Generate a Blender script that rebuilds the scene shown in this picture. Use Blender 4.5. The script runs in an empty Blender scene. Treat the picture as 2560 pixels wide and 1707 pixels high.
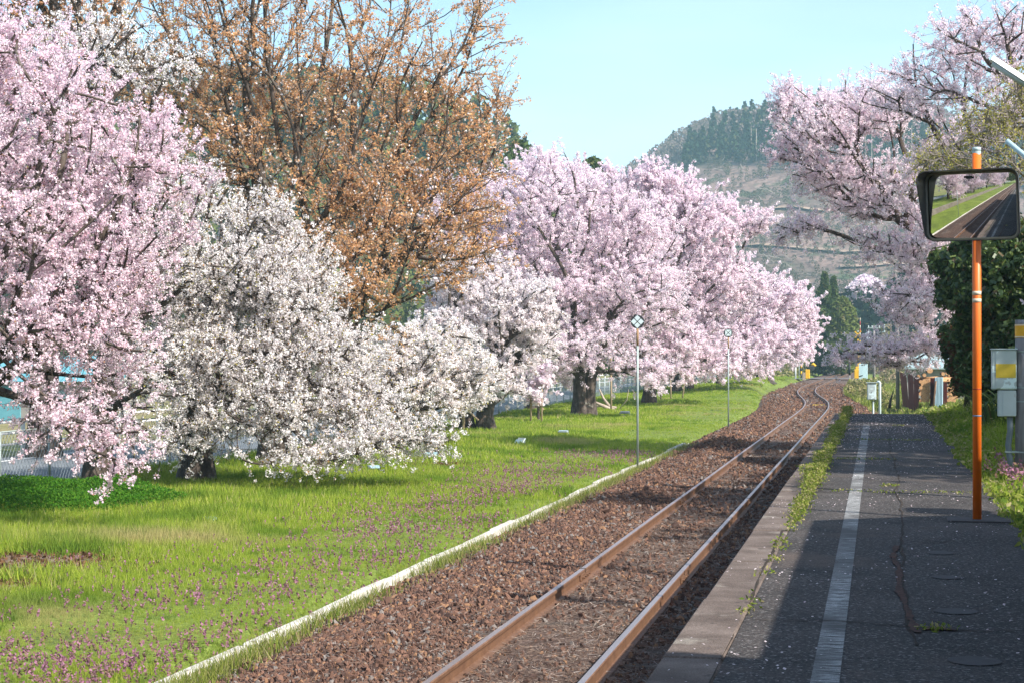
import bpy, math, random
import numpy as np
from mathutils import Vector

# ------------------------------------------------------------------ camera, world, sun, exposure
scn = bpy.context.scene
FPX = 4300.0
YAW = math.atan(915 / FPX)
PIT = math.atan(29.5 / FPX)
CAM = np.array([0.0, 0.0, 2.446])           # metres; z = 0 is the top of the rails, the track runs along +Y
cd = bpy.data.cameras.new('camera')
cd.sensor_width = 36
cd.lens = FPX / 2560 * 36
cd.clip_start = 0.1
cd.clip_end = 6000
cam = bpy.data.objects.new('camera', cd)
scn.collection.objects.link(cam)
cam.location = CAM
cam.rotation_euler = (math.pi / 2 + PIT, 0, YAW)
scn.camera = cam

SUNV = np.array([1.03, -.54, 1.0])          # towards the sun
w = bpy.data.worlds.new('World')
scn.world = w
w.use_nodes = True
wn = w.node_tree
wn.nodes.clear()
sky = wn.nodes.new('ShaderNodeTexSky')
sky.sky_type = 'NISHITA'
sky.sun_disc = False
sky.sun_elevation = math.atan2(SUNV[2], math.hypot(SUNV[0], SUNV[1]))
sky.sun_rotation = math.atan2(SUNV[0], SUNV[1])
sky.altitude = 150
sky.air_density = 1.0
sky.dust_density = 1.2
sky.ozone_density = 1.0
tint = wn.nodes.new('ShaderNodeMixRGB')
tint.blend_type = 'MULTIPLY'
tint.inputs[0].default_value = 1
tint.inputs[2].default_value = (0.98, 1.05, 1.04, 1)
bg = wn.nodes.new('ShaderNodeBackground')
bg.inputs[1].default_value = 0.128
wo = wn.nodes.new('ShaderNodeOutputWorld')
wn.links.new(sky.outputs[0], tint.inputs[1])
cl_n = wn.nodes.new('ShaderNodeTexNoise'); cl_n.inputs['Scale'].default_value = 2.2; cl_n.inputs['Detail'].default_value = 6
cl_m = wn.nodes.new('ShaderNodeMapping'); cl_m.inputs['Scale'].default_value = (1, 1, 5)
cl_t = wn.nodes.new('ShaderNodeTexCoord')
cl_r = wn.nodes.new('ShaderNodeMapRange')
for k_, v_ in ((1, .45), (2, .75), (3, 0.0), (4, .22)):
    cl_r.inputs[k_].default_value = v_
cl_x = wn.nodes.new('ShaderNodeMixRGB'); cl_x.inputs[2].default_value = (7.2, 7.6, 7.8, 1)
wn.links.new(cl_t.outputs['Generated'], cl_m.inputs[0]); wn.links.new(cl_m.outputs[0], cl_n.inputs['Vector'])
wn.links.new(cl_n.outputs[0], cl_r.inputs[0]); wn.links.new(cl_r.outputs[0], cl_x.inputs[0])
wn.links.new(tint.outputs[0], cl_x.inputs[1])
wn.links.new(cl_x.outputs[0], bg.inputs[0])
wn.links.new(bg.outputs[0], wo.inputs[0])

sl = bpy.data.lights.new('sun', 'SUN')
sl.energy = 4.8
sl.angle = math.radians(.53)
sl.color = (1.0, .935, .85)
so = bpy.data.objects.new('sun', sl)
scn.collection.objects.link(so)
so.rotation_euler = Vector(SUNV).to_track_quat('Z', 'Y').to_euler()

scn.view_settings.view_transform = 'Standard'
scn.view_settings.look = 'None'
scn.view_settings.gamma = 1
scn.view_settings.use_curve_mapping = False
scn.view_settings.exposure = 0.9
cy = scn.cycles
cy.max_bounces = 7
cy.diffuse_bounces = 4
cy.glossy_bounces = 3
cy.transmission_bounces = 3
cy.transparent_max_bounces = 4
cy.volume_bounces = 0
cy.caustics_reflective = False
cy.caustics_refractive = False
cy.use_denoising = True

# ------------------------------------------------------------------ survey helper: photograph pixel -> world
_fw = np.array([-math.sin(YAW) * math.cos(PIT), math.cos(YAW) * math.cos(PIT), math.sin(PIT)])
_rt = np.array([math.cos(YAW), math.sin(YAW), 0])
_up = np.cross(_rt, _fw)
def at(px, py, z):
    d = _fw + (px - 1280) / FPX * _rt + (853.5 - py) / FPX * _up
    return CAM + (z - CAM[2]) / d[2] * d
def pd(px, py, d):
    return CAM + d * (_fw + (px - 1280) / FPX * _rt + (853.5 - py) / FPX * _up)
def project(P):
    q = P - CAM
    d = q @ _fw
    d = np.where(d < .1, .1, d)
    return 1280 + FPX * (q @ _rt) / d, 853.5 - FPX * (q @ _up) / d, q @ _fw
def in_view(P, m=260):
    x, y, d = project(P)
    return (d > 1) & (x > -m) & (x < 2560 + m) & (y < 1707 + m)

# ------------------------------------------------------------------ helpers: materials
def mk(name):
    m = bpy.data.materials.new(name)
    m.use_nodes = True
    nt = m.node_tree
    nt.nodes.clear()
    return m, nt, nt.nodes.new('ShaderNodeOutputMaterial')
def nd(nt, t, **kw):
    n = nt.nodes.new(t)
    for k, v in kw.items():
        if k.startswith('i_'):
            n.inputs[int(k[2:]) if k[2:].isdigit() else k[2:]].default_value = v
        else:
            setattr(n, k, v)
    return n
def c4(c):
    return (c[0], c[1], c[2], 1)
def ramp(nt, src, stops):
    r = nd(nt, 'ShaderNodeValToRGB')
    e = r.color_ramp.elements
    while len(e) > 1:
        e.remove(e[-1])
    e[0].position = stops[0][0]
    e[0].color = c4(stops[0][1])
    for p, c in stops[1:]:
        q = e.new(p)
        q.color = c4(c)
    nt.links.new(src, r.inputs[0])
    return r.outputs[0]
def noise(nt, scale, detail=4, rough=.6, vec=None, stretch=None):
    n = nd(nt, 'ShaderNodeTexNoise')
    n.inputs['Scale'].default_value = scale
    n.inputs['Detail'].default_value = detail
    n.inputs['Roughness'].default_value = rough
    if vec is None:
        vec = nd(nt, 'ShaderNodeNewGeometry').outputs['Position']
    if stretch:
        mp = nd(nt, 'ShaderNodeMapping')
        mp.inputs['Scale'].default_value = stretch
        nt.links.new(vec, mp.inputs[0])
        vec = mp.outputs[0]
    nt.links.new(vec, n.inputs['Vector'])
    return n.outputs[0]
def mix(nt, a, b, fac, mode='MIX'):
    n = nd(nt, 'ShaderNodeMixRGB', blend_type=mode)
    for i, v in ((0, fac), (1, a), (2, b)):
        if isinstance(v, (int, float)):
            n.inputs[i].default_value = v
        elif isinstance(v, tuple):
            n.inputs[i].default_value = c4(v)
        else:
            nt.links.new(v, n.inputs[i])
    return n.outputs[0]
def surf(name, stops, scale=6, rough=.85, bump=0, bscale=None, spots=None, metal=0, spec=.3, stretch=None, fine=None):
    """stops: colours over a world-space noise; spots: (colour, scale, lo, hi) second-layer patches; fine: (scale, strength) speckle"""
    m, nt, out = mk(name)
    b = nd(nt, 'ShaderNodeBsdfPrincipled')
    b.inputs['Roughness'].default_value = rough
    b.inputs['Metallic'].default_value = metal
    b.inputs['Specular IOR Level'].default_value = spec
    k = len(stops)
    col = ramp(nt, noise(nt, scale, stretch=stretch), [(.3 + .4 * i / max(1, k - 1), c) for i, c in enumerate(stops)])
    for s in (spots or []):
        f = ramp(nt, noise(nt, s[1], stretch=s[4] if len(s) > 4 else None), [(s[2], (0, 0, 0)), (s[3], (1, 1, 1))])
        col = mix(nt, col, tuple(s[0]), f)
    if fine:
        f = ramp(nt, noise(nt, fine[0], 2), [(.3, (1 - fine[1],) * 3), (.7, (1 + fine[1],) * 3)])
        col = mix(nt, col, f, 1.0, 'MULTIPLY')
    nt.links.new(col, b.inputs['Base Color'])
    if bump:
        bp = nd(nt, 'ShaderNodeBump')
        bp.inputs['Strength'].default_value = 1
        bp.inputs['Distance'].default_value = bump
        nt.links.new(noise(nt, bscale or scale * 4, 6, stretch=stretch), bp.inputs['Height'])
        nt.links.new(bp.outputs[0], b.inputs['Normal'])
    nt.links.new(b.outputs[0], out.inputs[0])
    return m
def leafy(name, cols, trans=.35, rough=.7, patch=None, gloss=0):
    """cols: list of (share, colour) picked per leaf / petal; patch: (colour, scale, lo, hi) slow variation over the place"""
    m, nt, out = mk(name)
    g = nd(nt, 'ShaderNodeNewGeometry')
    st, p = [], 0.0
    for s, c in cols:
        st.append((min(p, .999), c))
        p += s
    r = nd(nt, 'ShaderNodeValToRGB')
    r.color_ramp.interpolation = 'CONSTANT'
    e = r.color_ramp.elements
    while len(e) > 1:
        e.remove(e[-1])
    e[0].position, e[0].color = 0, c4(st[0][1])
    for q, c in st[1:]:
        e.new(q).color = c4(c)
    oi = nd(nt, 'ShaderNodeObjectInfo')
    ad = nd(nt, 'ShaderNodeMath', operation='ADD')
    nt.links.new(g.outputs['Random Per Island'], ad.inputs[0]); nt.links.new(oi.outputs['Random'], ad.inputs[1])
    fr = nd(nt, 'ShaderNodeMath', operation='FRACT')
    nt.links.new(ad.outputs[0], fr.inputs[0])
    nt.links.new(fr.outputs[0], r.inputs[0])
    col = r.outputs[0]
    for p_ in ([patch] if patch and not isinstance(patch, list) else patch or []):
        f = ramp(nt, noise(nt, p_[1], 3), [(p_[2], (0, 0, 0)), (p_[3], (1, 1, 1))])
        col = mix(nt, col, tuple(p_[0]), f)
    d = nd(nt, 'ShaderNodeBsdfDiffuse')
    t = nd(nt, 'ShaderNodeBsdfTranslucent')
    nt.links.new(col, d.inputs[0])
    nt.links.new(col, t.inputs[0])
    ms = nd(nt, 'ShaderNodeMixShader')
    ms.inputs[0].default_value = trans
    nt.links.new(d.outputs[0], ms.inputs[1])
    nt.links.new(t.outputs[0], ms.inputs[2])
    res = ms.outputs[0]
    if gloss:
        gl = nd(nt, 'ShaderNodeBsdfGlossy')
        gl.inputs['Roughness'].default_value = .35
        m2 = nd(nt, 'ShaderNodeMixShader')
        m2.inputs[0].default_value = gloss
        nt.links.new(res, m2.inputs[1])
        nt.links.new(gl.outputs[0], m2.inputs[2])
        res = m2.outputs[0]
    nt.links.new(res, out.inputs[0])
    return m

# ------------------------------------------------------------------ helpers: meshes and objects
COL = scn.collection
def np_mesh(name, V, faces, mats, fmats=None, smooth=False):
    """V (n,3); faces: list of (m,k) index arrays"""
    me = bpy.data.meshes.new(name)
    V = np.asarray(V, dtype=np.float32)
    faces = [np.asarray(f, dtype=np.int32) for f in faces if len(f)]
    me.vertices.add(len(V))
    me.vertices.foreach_set('co', V.ravel())
    tot = np.concatenate([np.full(len(f), f.shape[1], dtype=np.int32) for f in faces])
    idx = np.concatenate([f.ravel() for f in faces])
    st = np.concatenate([[0], np.cumsum(tot)[:-1]]).astype(np.int32)
    me.loops.add(len(idx))
    me.loops.foreach_set('vertex_index', idx)
    me.polygons.add(len(tot))
    me.polygons.foreach_set('loop_start', st)
    if fmats is not None:
        me.polygons.foreach_set('material_index', np.asarray(fmats, dtype=np.int32))
    me.polygons.foreach_set('use_smooth', np.full(len(tot), smooth, dtype=bool))
    for m in (mats if isinstance(mats, (list, tuple)) else [mats]):
        me.materials.append(m)
    me.update(calc_edges=True)
    return me
def link(name, data, parent=None, loc=None, **props):
    o = bpy.data.objects.new(name, data)
    COL.objects.link(o)
    if parent is not None:
        o.parent = parent
    if loc is not None:
        o.location = loc
    for k, v in props.items():
        o[k] = v
    return o
def thing(name, label, cat, loc=(0, 0, 0), group=None, rz=0):
    o = link(name, None, None, loc, label=label, category=cat)
    o.rotation_euler = (0, 0, rz)
    o.empty_display_size = .2
    if group:
        o['group'] = group
    return o
class MB:
    def __init__(s):
        s.V, s.F, s.n = [], {}, 0
    def add(s, V, F):
        V = np.asarray(V, float).reshape(-1, 3)
        for f in F:
            s.F.setdefault(len(f), []).append([i + s.n for i in f])
        s.V.append(V)
        s.n += len(V)
        return s
    def addnp(s, V, F):
        for f in F:
            f = np.asarray(f)
            if len(f):
                s.F.setdefault(f.shape[1], []).extend((f + s.n).tolist())
        s.V.append(np.asarray(V, float))
        s.n += len(V)
        return s
    def box(s, c, d, rz=0, bev=0, rot=None):
        c, d = np.array(c, float), np.array(d, float) / 2
        b = min(bev, d.min() * .9) if bev else 0
        if not b:
            P = np.array([[x, y, z] for z in (-1, 1) for x, y in ((-1, -1), (1, -1), (1, 1), (-1, 1))]) * d
            F = [(3, 2, 1, 0), (4, 5, 6, 7), (0, 1, 5, 4), (1, 2, 6, 5), (2, 3, 7, 6), (3, 0, 4, 7)]
        else:                                        # chamfered box
            P, ix = [], {}
            for sx in (-1, 1):
                for sy in (-1, 1):
                    for sz in (-1, 1):
                        for a in range(3):
                            q = np.array([sx, sy, sz]) * (d - b)
                            q[a] = (sx, sy, sz)[a] * d[a]
                            ix[(sx, sy, sz, a)] = len(P)
                            P.append(q)
            P = np.array(P)
            F = []
            for a in range(3):
                u, v = (a + 1) % 3, (a + 2) % 3
                for sg in (-1, 1):
                    f = []
                    for su, sv in ((-1, -1), (1, -1), (1, 1), (-1, 1)):
                        k = [0, 0, 0]; k[a], k[u], k[v] = sg, su, sv
                        f.append(ix[(*k, a)])
                    F.append(tuple(f if sg > 0 else f[::-1]))
                for su in (-1, 1):
                    for sv in (-1, 1):
                        f = []
                        for sg, axx in ((-1, u), (1, u), (1, v), (-1, v)):
                            k = [0, 0, 0]; k[a], k[u], k[v] = sg, su, sv
                            f.append(ix[(*k, axx)])
                        F.append(tuple(f if su * sv < 0 else f[::-1]))
            for sx in (-1, 1):
                for sy in (-1, 1):
                    for sz in (-1, 1):
                        f = [ix[(sx, sy, sz, a)] for a in range(3)]
                        F.append(tuple(f if sx * sy * sz > 0 else f[::-1]))
        if rz:
            cs, sn = math.cos(rz), math.sin(rz)
            P = P @ np.array([[cs, sn, 0], [-sn, cs, 0], [0, 0, 1]])
        if rot is not None:
            P = P @ np.asarray(rot).T
        return s.add(P + c, F)
    def tube(s, pts, r, n=8, cap=True):
        P = np.array(pts, float)
        k = len(P)
        r = np.full(k, r) if np.isscalar(r) else np.array(r)
        T = np.gradient(P, axis=0)
        T /= np.linalg.norm(T, axis=1)[:, None] + 1e-12
        u = np.cross(T[0], [0, 0, 1.0] if abs(T[0][2]) < .9 else [1.0, 0, 0])
        V = []
        for i in range(k):
            u = u - T[i] * (u @ T[i])
            u /= np.linalg.norm(u)
            v = np.cross(T[i], u)
            a = np.arange(n) * 2 * math.pi / n
            V.append(P[i] + r[i] * (np.cos(a)[:, None] * u + np.sin(a)[:, None] * v))
        F = [(i * n + j, i * n + (j + 1) % n, (i + 1) * n + (j + 1) % n, (i + 1) * n + j) for i in range(k - 1) for j in range(n)]
        if cap:
            F += [tuple(range(n))[::-1], tuple((k - 1) * n + j for j in range(n))]
        return s.add(np.concatenate(V), F)
    def mesh(s, name, m, smooth=False):
        return np_mesh(name, np.concatenate(s.V), [np.array(f) for f in s.F.values()], m, smooth=smooth)
    def obj(s, name, m, parent=None, smooth=False, **props):
        return link(name, s.mesh(name, m, smooth), parent, **props)
def grid_sheet(xs, ys, zf):
    X, Y = np.meshgrid(xs, ys)
    V = np.stack([X, Y, zf(X, Y)], -1).reshape(-1, 3)
    nx, ny = len(xs), len(ys)
    i = (np.arange(ny - 1)[:, None] * nx + np.arange(nx - 1)).ravel()
    return V, np.stack([i, i + 1, i + 1 + nx, i + nx], 1)
def vnoise(x, y, seed=0):
    """smooth pseudo-random field, about -1..1"""
    r = np.random.default_rng(seed)
    a = 0
    for k in range(6):
        th, ph = r.uniform(0, 6.28, 2)
        f = .6 + .9 * r.random() + .35 * k
        a = a + np.sin(f * (x * math.cos(th) + y * math.sin(th)) + ph + 1.3 * np.sin(f * .7 * (y * math.cos(th) - x * math.sin(th)) + ph * 2)) / (1 + .3 * k)
    return a / 3
def rand_dirs(rng, n):
    v = rng.normal(size=(n, 3))
    return v / np.linalg.norm(v, axis=1)[:, None]
def quads(P, U, W):
    """quads centred at P with half axes U, W"""
    V = np.stack([P - U - W, P + U - W, P + U + W, P - U + W], 1).reshape(-1, 3)
    return V, np.arange(len(V)).reshape(-1, 4)
def rand_quads(rng, P, size, aspect=1.0, up=None):
    n = len(P)
    N = rand_dirs(rng, n)
    A = rand_dirs(rng, n)
    if up is not None:
        A = A + np.array(up)
    U = A - N * (A * N).sum(1)[:, None]
    U /= np.linalg.norm(U, axis=1)[:, None] + 1e-9
    W = np.cross(N, U)
    s = size * rng.uniform(.65, 1.3, n)[:, None]
    return U * s * .5 * aspect, W * s * .5
def petals(rng, P, size, aspect=1.0):
    U, W = rand_quads(rng, P, size, aspect)
    V = np.stack([P - U, P - W * .9 + U * .15, P + U, P + W * .9 + U * .15], 1)       # kite: reads as a petal or leaf
    bend = np.cross(U, W)
    bend = bend / (np.linalg.norm(bend, axis=1)[:, None] + 1e-9) * size * rng.uniform(-.25, .25, (len(P), 1))
    V[:, 0] += bend
    V[:, 2] += bend
    return V.reshape(-1, 3), np.arange(len(P) * 4).reshape(-1, 4)
def quad_obj(name, V, F, m, parent=None, **props):
    return link(name, np_mesh(name, V, [F], m), parent, **props)

# ---- foliage and gravel: geometry nodes set a small cluster of petals / blades / a stone on every point
_groups = {}
def cluster_group(key, kind, n, size, rad, asp, m, tilt=math.pi * 2, seed=1):
    k = (key, kind, n, size, rad, asp, tilt)
    if k in _groups:
        return _groups[k]
    r = np.random.default_rng(seed + n)
    g = bpy.data.node_groups.new(key, 'GeometryNodeTree')
    g.interface.new_socket('Geometry', in_out='INPUT', socket_type='NodeSocketGeometry')
    g.interface.new_socket('Geometry', in_out='OUTPUT', socket_type='NodeSocketGeometry')
    N, Lk = g.nodes, g.links
    gi, go = N.new('NodeGroupInput'), N.new('NodeGroupOutput')
    iop = N.new('GeometryNodeInstanceOnPoints')
    sm = N.new('GeometryNodeSetMaterial'); sm.inputs['Material'].default_value = m
    def randvec(lo, hi, sd):
        q = N.new('FunctionNodeRandomValue'); q.data_type = 'FLOAT_VECTOR'
        q.inputs[0].default_value = lo; q.inputs[1].default_value = hi
        q.inputs['Seed'].default_value = sd
        return q.outputs[0]
    if kind == 'stone':
        jn = N.new('GeometryNodeGeometryToInstance')
        for i in range(n):
            ic = N.new('GeometryNodeMeshIcoSphere'); ic.inputs['Radius'].default_value = .5; ic.inputs['Subdivisions'].default_value = 1
            sp = N.new('GeometryNodeSetPosition')
            Lk.new(ic.outputs['Mesh'], sp.inputs['Geometry']); Lk.new(randvec((-.20,) * 3, (.20,) * 3, 11 + i), sp.inputs['Offset'])
            tr = N.new('GeometryNodeTransform'); tr.inputs['Scale'].default_value = tuple(r.uniform([.85, .7, .45], [1.45, 1.1, .8]))
            Lk.new(sp.outputs[0], tr.inputs['Geometry'])
            s2 = N.new('GeometryNodeSetMaterial'); s2.inputs['Material'].default_value = m
            Lk.new(tr.outputs[0], s2.inputs[0])
            Lk.new(s2.outputs[0], jn.inputs[0])
        Lk.new(jn.outputs[0], iop.inputs['Instance'])
        iop.inputs['Pick Instance'].default_value = True
    else:
        jn = N.new('GeometryNodeJoinGeometry')
        for i in range(n):
            if kind == 'blades':
                c = N.new('GeometryNodeMeshCircle'); c.fill_type = 'NGON'; c.inputs['Vertices'].default_value = 3
                c.inputs['Radius'].default_value = 1.0
                h = r.uniform(.5, 1.0); wd = size * r.uniform(.7, 1.3)
                a = r.uniform(0, 6.28); d = rad * math.sqrt(r.random())
                # circle lies in xy with a corner on +x: stand it up so that this corner is the tip
                sc_ = (h / 1.5, wd / 1.73, 1)
                rot = (r.uniform(0, 6.28), math.radians(-90) + r.normal(0, .38), 0)
                import mathutils
                R1 = mathutils.Euler((0, math.radians(-90), 0)).to_matrix()
                R2 = mathutils.Euler((r.normal(0, .33), r.normal(0, .33), r.uniform(0, 6.28))).to_matrix()
                rot = (R2 @ R1).to_euler()
                loc = Vector((d * math.cos(a), d * math.sin(a), 0)) + R2 @ Vector((0, 0, h / 3))
            else:
                c = N.new('GeometryNodeMeshGrid')
                c.inputs['Size X'].default_value = 1; c.inputs['Size Y'].default_value = 1
                c.inputs['Vertices X'].default_value = 2; c.inputs['Vertices Y'].default_value = 2
                v = r.normal(size=3); v /= np.linalg.norm(v)
                if kind == 'cone':
                    t = r.random() ** 1.25; a = r.uniform(0, 6.28); d = (.20 * (1 - t) + .02) * r.uniform(.5, 1.05)
                    loc = (d * math.cos(a), d * math.sin(a), .06 + .94 * t)
                elif kind == 'round':
                    t = r.random() ** .8; a = r.uniform(0, 6.28); d = (.30 * math.sqrt(max(0, 1 - (2 * t - 1) ** 2)) + .03) * r.uniform(.5, 1.05)
                    loc = (d * math.cos(a), d * math.sin(a), .25 + .75 * t)
                else:
                    loc = tuple(v * rad * r.random() ** .45)
                f = size * r.uniform(.65, 1.3)
                sc_ = (f * asp, f, 1)
                rot = tuple(r.uniform(0, 6.28, 3))
            tr = N.new('GeometryNodeTransform')
            tr.inputs['Translation'].default_value = loc; tr.inputs['Rotation'].default_value = rot; tr.inputs['Scale'].default_value = sc_
            Lk.new(c.outputs['Mesh'], tr.inputs['Geometry'])
            Lk.new(tr.outputs[0], jn.inputs[0])
        Lk.new(jn.outputs[0], sm.inputs[0])
        Lk.new(sm.outputs[0], iop.inputs['Instance'])
    na = N.new('GeometryNodeInputNamedAttribute'); na.data_type = 'FLOAT'; na.inputs['Name'].default_value = 's'
    Lk.new(na.outputs[0], iop.inputs['Scale'])
    up_ = kind in ('blades', 'cone', 'round')
    Lk.new(randvec((-.18, -.18, 0) if up_ else (0, 0, 0), (.18, .18, 6.283) if up_ else (6.283,) * 3, 3), iop.inputs['Rotation'])
    Lk.new(gi.outputs[0], iop.inputs['Points'])
    Lk.new(iop.outputs[0], go.inputs[0])
    _groups[k] = g
    return g
def clusters(name, P, s, group, m, parent=None, **props):
    me = bpy.data.meshes.new(name)
    P = np.asarray(P, dtype=np.float32)
    me.vertices.add(len(P))
    me.vertices.foreach_set('co', P.ravel())
    at_ = me.attributes.new('s', 'FLOAT', 'POINT')
    at_.data.foreach_set('value', np.broadcast_to(np.asarray(s, dtype=np.float32), (len(P),)).copy())
    me.materials.append(m)
    o = link(name, me, parent, **props)
    md = o.modifiers.new('scatter', 'NODES')
    md.node_group = group
    return o

# ------------------------------------------------------------------ materials
def flat(name, c, rough=.6, var=.12, scale=9, **k):
    return surf(name, [tuple(x * (1 - var) for x in c), tuple(min(1, x * (1 + var)) for x in c)], scale, rough, **k)
M = {}
M['asphalt'] = surf('worn_asphalt', [(.033, .029, .027), (.050, .043, .040), (.072, .061, .056)], 1.1, .85, bump=.006, bscale=85,
                    spots=[((.17, .16, .155), 42, .565, .62), ((.010, .010, .010), 50, .56, .64), ((.085, .066, .056), .8, .58, .72), ((.022, .02, .019), 1.7, .62, .75)], fine=(90, .6), spec=.3)
M['coping'] = surf('old_concrete_coping', [(.085, .064, .053), (.135, .105, .089), (.20, .16, .138)], 3, .9, bump=.008, bscale=60,
                   spots=[((.30, .27, .23), 2.2, .60, .74), ((.05, .04, .035), 6, .62, .7)], fine=(120, .35))
M['wall_concrete'] = surf('platform_wall', [(.14, .12, .10), (.24, .21, .18)], 2, .9, bump=.01, bscale=20)
M['patch'] = surf('cement_patch', [(.055, .05, .05), (.085, .078, .078)], 7, .85, bump=.002, bscale=120, fine=(200, .2))
M['crack'] = surf('crack_dirt', [(.022, .018, .014), (.05, .036, .026)], 12, .95)
M['rustdirt'] = surf('rusty_dirt', [(.035, .022, .018), (.10, .05, .038)], 30, .95, bump=.004, bscale=60)
M['rail'] = surf('rusty_rail', [(.135, .070, .042), (.205, .112, .066)], 9, .55, metal=.15, spec=.4, fine=(60, .18))
M['railtop'] = surf('rail_running_surface', [(.34, .27, .25), (.44, .37, .35)], 4, .32, metal=.65, spec=.5, stretch=(1, .15, 1))
M['sleeper'] = surf('weathered_sleeper', [(.06, .045, .036), (.13, .10, .082)], 6, .92, bump=.01, bscale=30, stretch=(1, 6, 1))
M['ballast'] = surf('ballast_bed', [(.060, .040, .032), (.105, .066, .052), (.15, .10, .078)], 9, .95, bump=.05, bscale=22,
                    spots=[((.20, .155, .13), .9, .55, .75)], fine=(30, .5))
M['lawn'] = surf('lawn_soil', [(.09, .12, .025), (.14, .19, .03), (.19, .24, .045)], .5, .95, bump=.04, bscale=9,
                 spots=[((.16, .12, .06), .35, .66, .74)], fine=(14, .4))
M['soil'] = surf('bare_lawn_soil', [(.10, .07, .05), (.16, .11, .08), (.22, .16, .12)], 3, .95, bump=.03, bscale=14, fine=(24, .4))
M['ground'] = surf('open_ground', [(.07, .10, .025), (.11, .125, .035), (.16, .14, .07)], .08, .95, bump=.06, bscale=3, fine=(4, .35))
M['field'] = surf('field_strips', [(.10, .17, .035), (.20, .19, .075), (.28, .22, .13)], .22, .95, bump=.05, bscale=4, stretch=(1, .12, 1), fine=(3, .3))
M['road'] = surf('road_asphalt', [(.14, .155, .17), (.19, .205, .22)], .7, .85, fine=(60, .15))
M['roadline'] = flat('road_paint', (.78, .78, .76), .7)
M['kerb'] = surf('whitewashed_kerb', [(.46, .43, .38), (.68, .655, .60)], 5, .85, bump=.006, bscale=40, spots=[((.22, .18, .14), 5, .57, .66), ((.30, .33, .18), 1.6, .62, .72)])
M['bark'] = surf('cherry_bark', [(.035, .027, .022), (.075, .058, .047), (.13, .105, .088)], 7, .92, bump=.03, bscale=16,
                 spots=[((.24, .24, .20), 3.5, .60, .72)], stretch=(1, 1, .45))
M['twig'] = surf('twig_bark', [(.05, .036, .028), (.10, .074, .058)], 5, .9)
M['midtwig'] = surf('grey_brown_twig', [(.10, .078, .063), (.19, .155, .13)], 4, .9)
M['greytwig'] = surf('pale_twig_bark', [(.15, .125, .105), (.33, .29, .255)], 3, .85)
M['pink'] = leafy('pink_blossom', [(.38, (.92, .775, .845)), (.32, (.91, .715, .805)), (.23, (.95, .86, .90)), (.04, (.76, .48, .58)), (.03, (.47, .28, .19))], .48)
M['palepink'] = leafy('pale_pink_blossom', [(.42, (.93, .825, .88)), (.38, (.91, .76, .845)), (.16, (.95, .885, .92)), (.04, (.58, .42, .46))], .48)
M['white'] = leafy('white_blossom', [(.56, (.93, .89, .89)), (.22, (.91, .84, .86)), (.10, (.94, .92, .91)), (.08, (.40, .35, .10)), (.04, (.42, .24, .12))], .42)
M['farwhite'] = leafy('white_blossom_plain', [(.6, (.92, .86, .875)), (.34, (.90, .82, .85)), (.06, (.42, .34, .22))], .42)
M['orange'] = leafy('bronze_young_leaf', [(.36, (.69, .385, .205)), (.26, (.76, .45, .20)), (.20, (.56, .33, .20)), (.18, (.80, .56, .36))], .5)
M['budgreen'] = leafy('budding_leaf', [(.5, (.40, .37, .09)), (.3, (.48, .44, .13)), (.2, (.30, .29, .08))], .4)
M['ever'] = leafy('evergreen_leaf', [(.36, (.05, .09, .025)), (.32, (.08, .13, .035)), (.24, (.155, .205, .055)), (.08, (.14, .10, .045))], .36, gloss=.04)
M['dry'] = leafy('dry_leaf', [(.5, (.20, .11, .06)), (.5, (.12, .07, .04))], .25)
M['cedar'] = leafy('cedar_needles', [(.5, (.075, .115, .042)), (.35, (.11, .155, .05)), (.15, (.15, .16, .07))], .3)
M['darkwood'] = leafy('dark_wood_leaf', [(.5, (.025, .05, .028)), (.35, (.04, .07, .03)), (.15, (.08, .085, .035))], .15)
M['olive'] = leafy('olive_leaf', [(.5, (.13, .165, .045)), (.35, (.17, .20, .06)), (.15, (.20, .18, .09))], .3)
M['hillscrub'] = leafy('hillside_scrub_leaf', [(.4, (.07, .095, .05)), (.3, (.12, .12, .075)), (.3, (.19, .145, .11))], .2)
M['scrub'] = leafy('dry_scrub', [(.4, (.27, .21, .14)), (.35, (.36, .29, .19)), (.25, (.19, .19, .08))], .3)
M['bamboo'] = leafy('dwarf_bamboo', [(.4, (.23, .22, .08)), (.35, (.34, .29, .15)), (.25, (.14, .16, .05))], .3)
M['bare'] = leafy('bare_wood', [(.5, (.25, .205, .185)), (.3, (.31, .26, .235)), (.2, (.19, .17, .125))], .3)
M['grass'] = leafy('grass_blade', [(.34, (.29, .385, .045)), (.30, (.36, .44, .06)), (.18, (.21, .32, .04)), (.12, (.43, .46, .11)), (.06, (.52, .45, .22))], .45, patch=[((.17, .27, .035), .5, .50, .62), ((.45, .40, .17), .16, .585, .68), ((.10, .19, .03), 1.7, .60, .68)])
M['lush'] = leafy('lush_weed', [(.5, (.055, .17, .016)), (.3, (.085, .22, .022)), (.2, (.13, .27, .03))], .4)
M['weed'] = leafy('weed_leaf', [(.36, (.20, .25, .045)), (.28, (.29, .32, .075)), (.14, (.12, .19, .035)), (.22, (.42, .37, .18))], .4)
M['nettle'] = leafy('purple_nettle', [(.40, (.30, .145, .20)), (.28, (.40, .20, .29)), (.32, (.24, .15, .11))], .3)
M['straw'] = leafy('dry_straw', [(.4, (.27, .20, .155)), (.36, (.17, .12, .095)), (.17, (.38, .31, .26)), (.07, (.50, .44, .40))], .2)
M['stone'] = leafy('ballast_stone', [(.36, (.128, .076, .058)), (.24, (.18, .102, .074)), (.22, (.078, .052, .045)), (.09, (.27, .155, .092)), (.09, (.20, .175, .16))], 0)
M['petal'] = leafy('fallen_petal', [(.7, (.80, .70, .72)), (.3, (.66, .52, .55))], .2)
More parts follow.
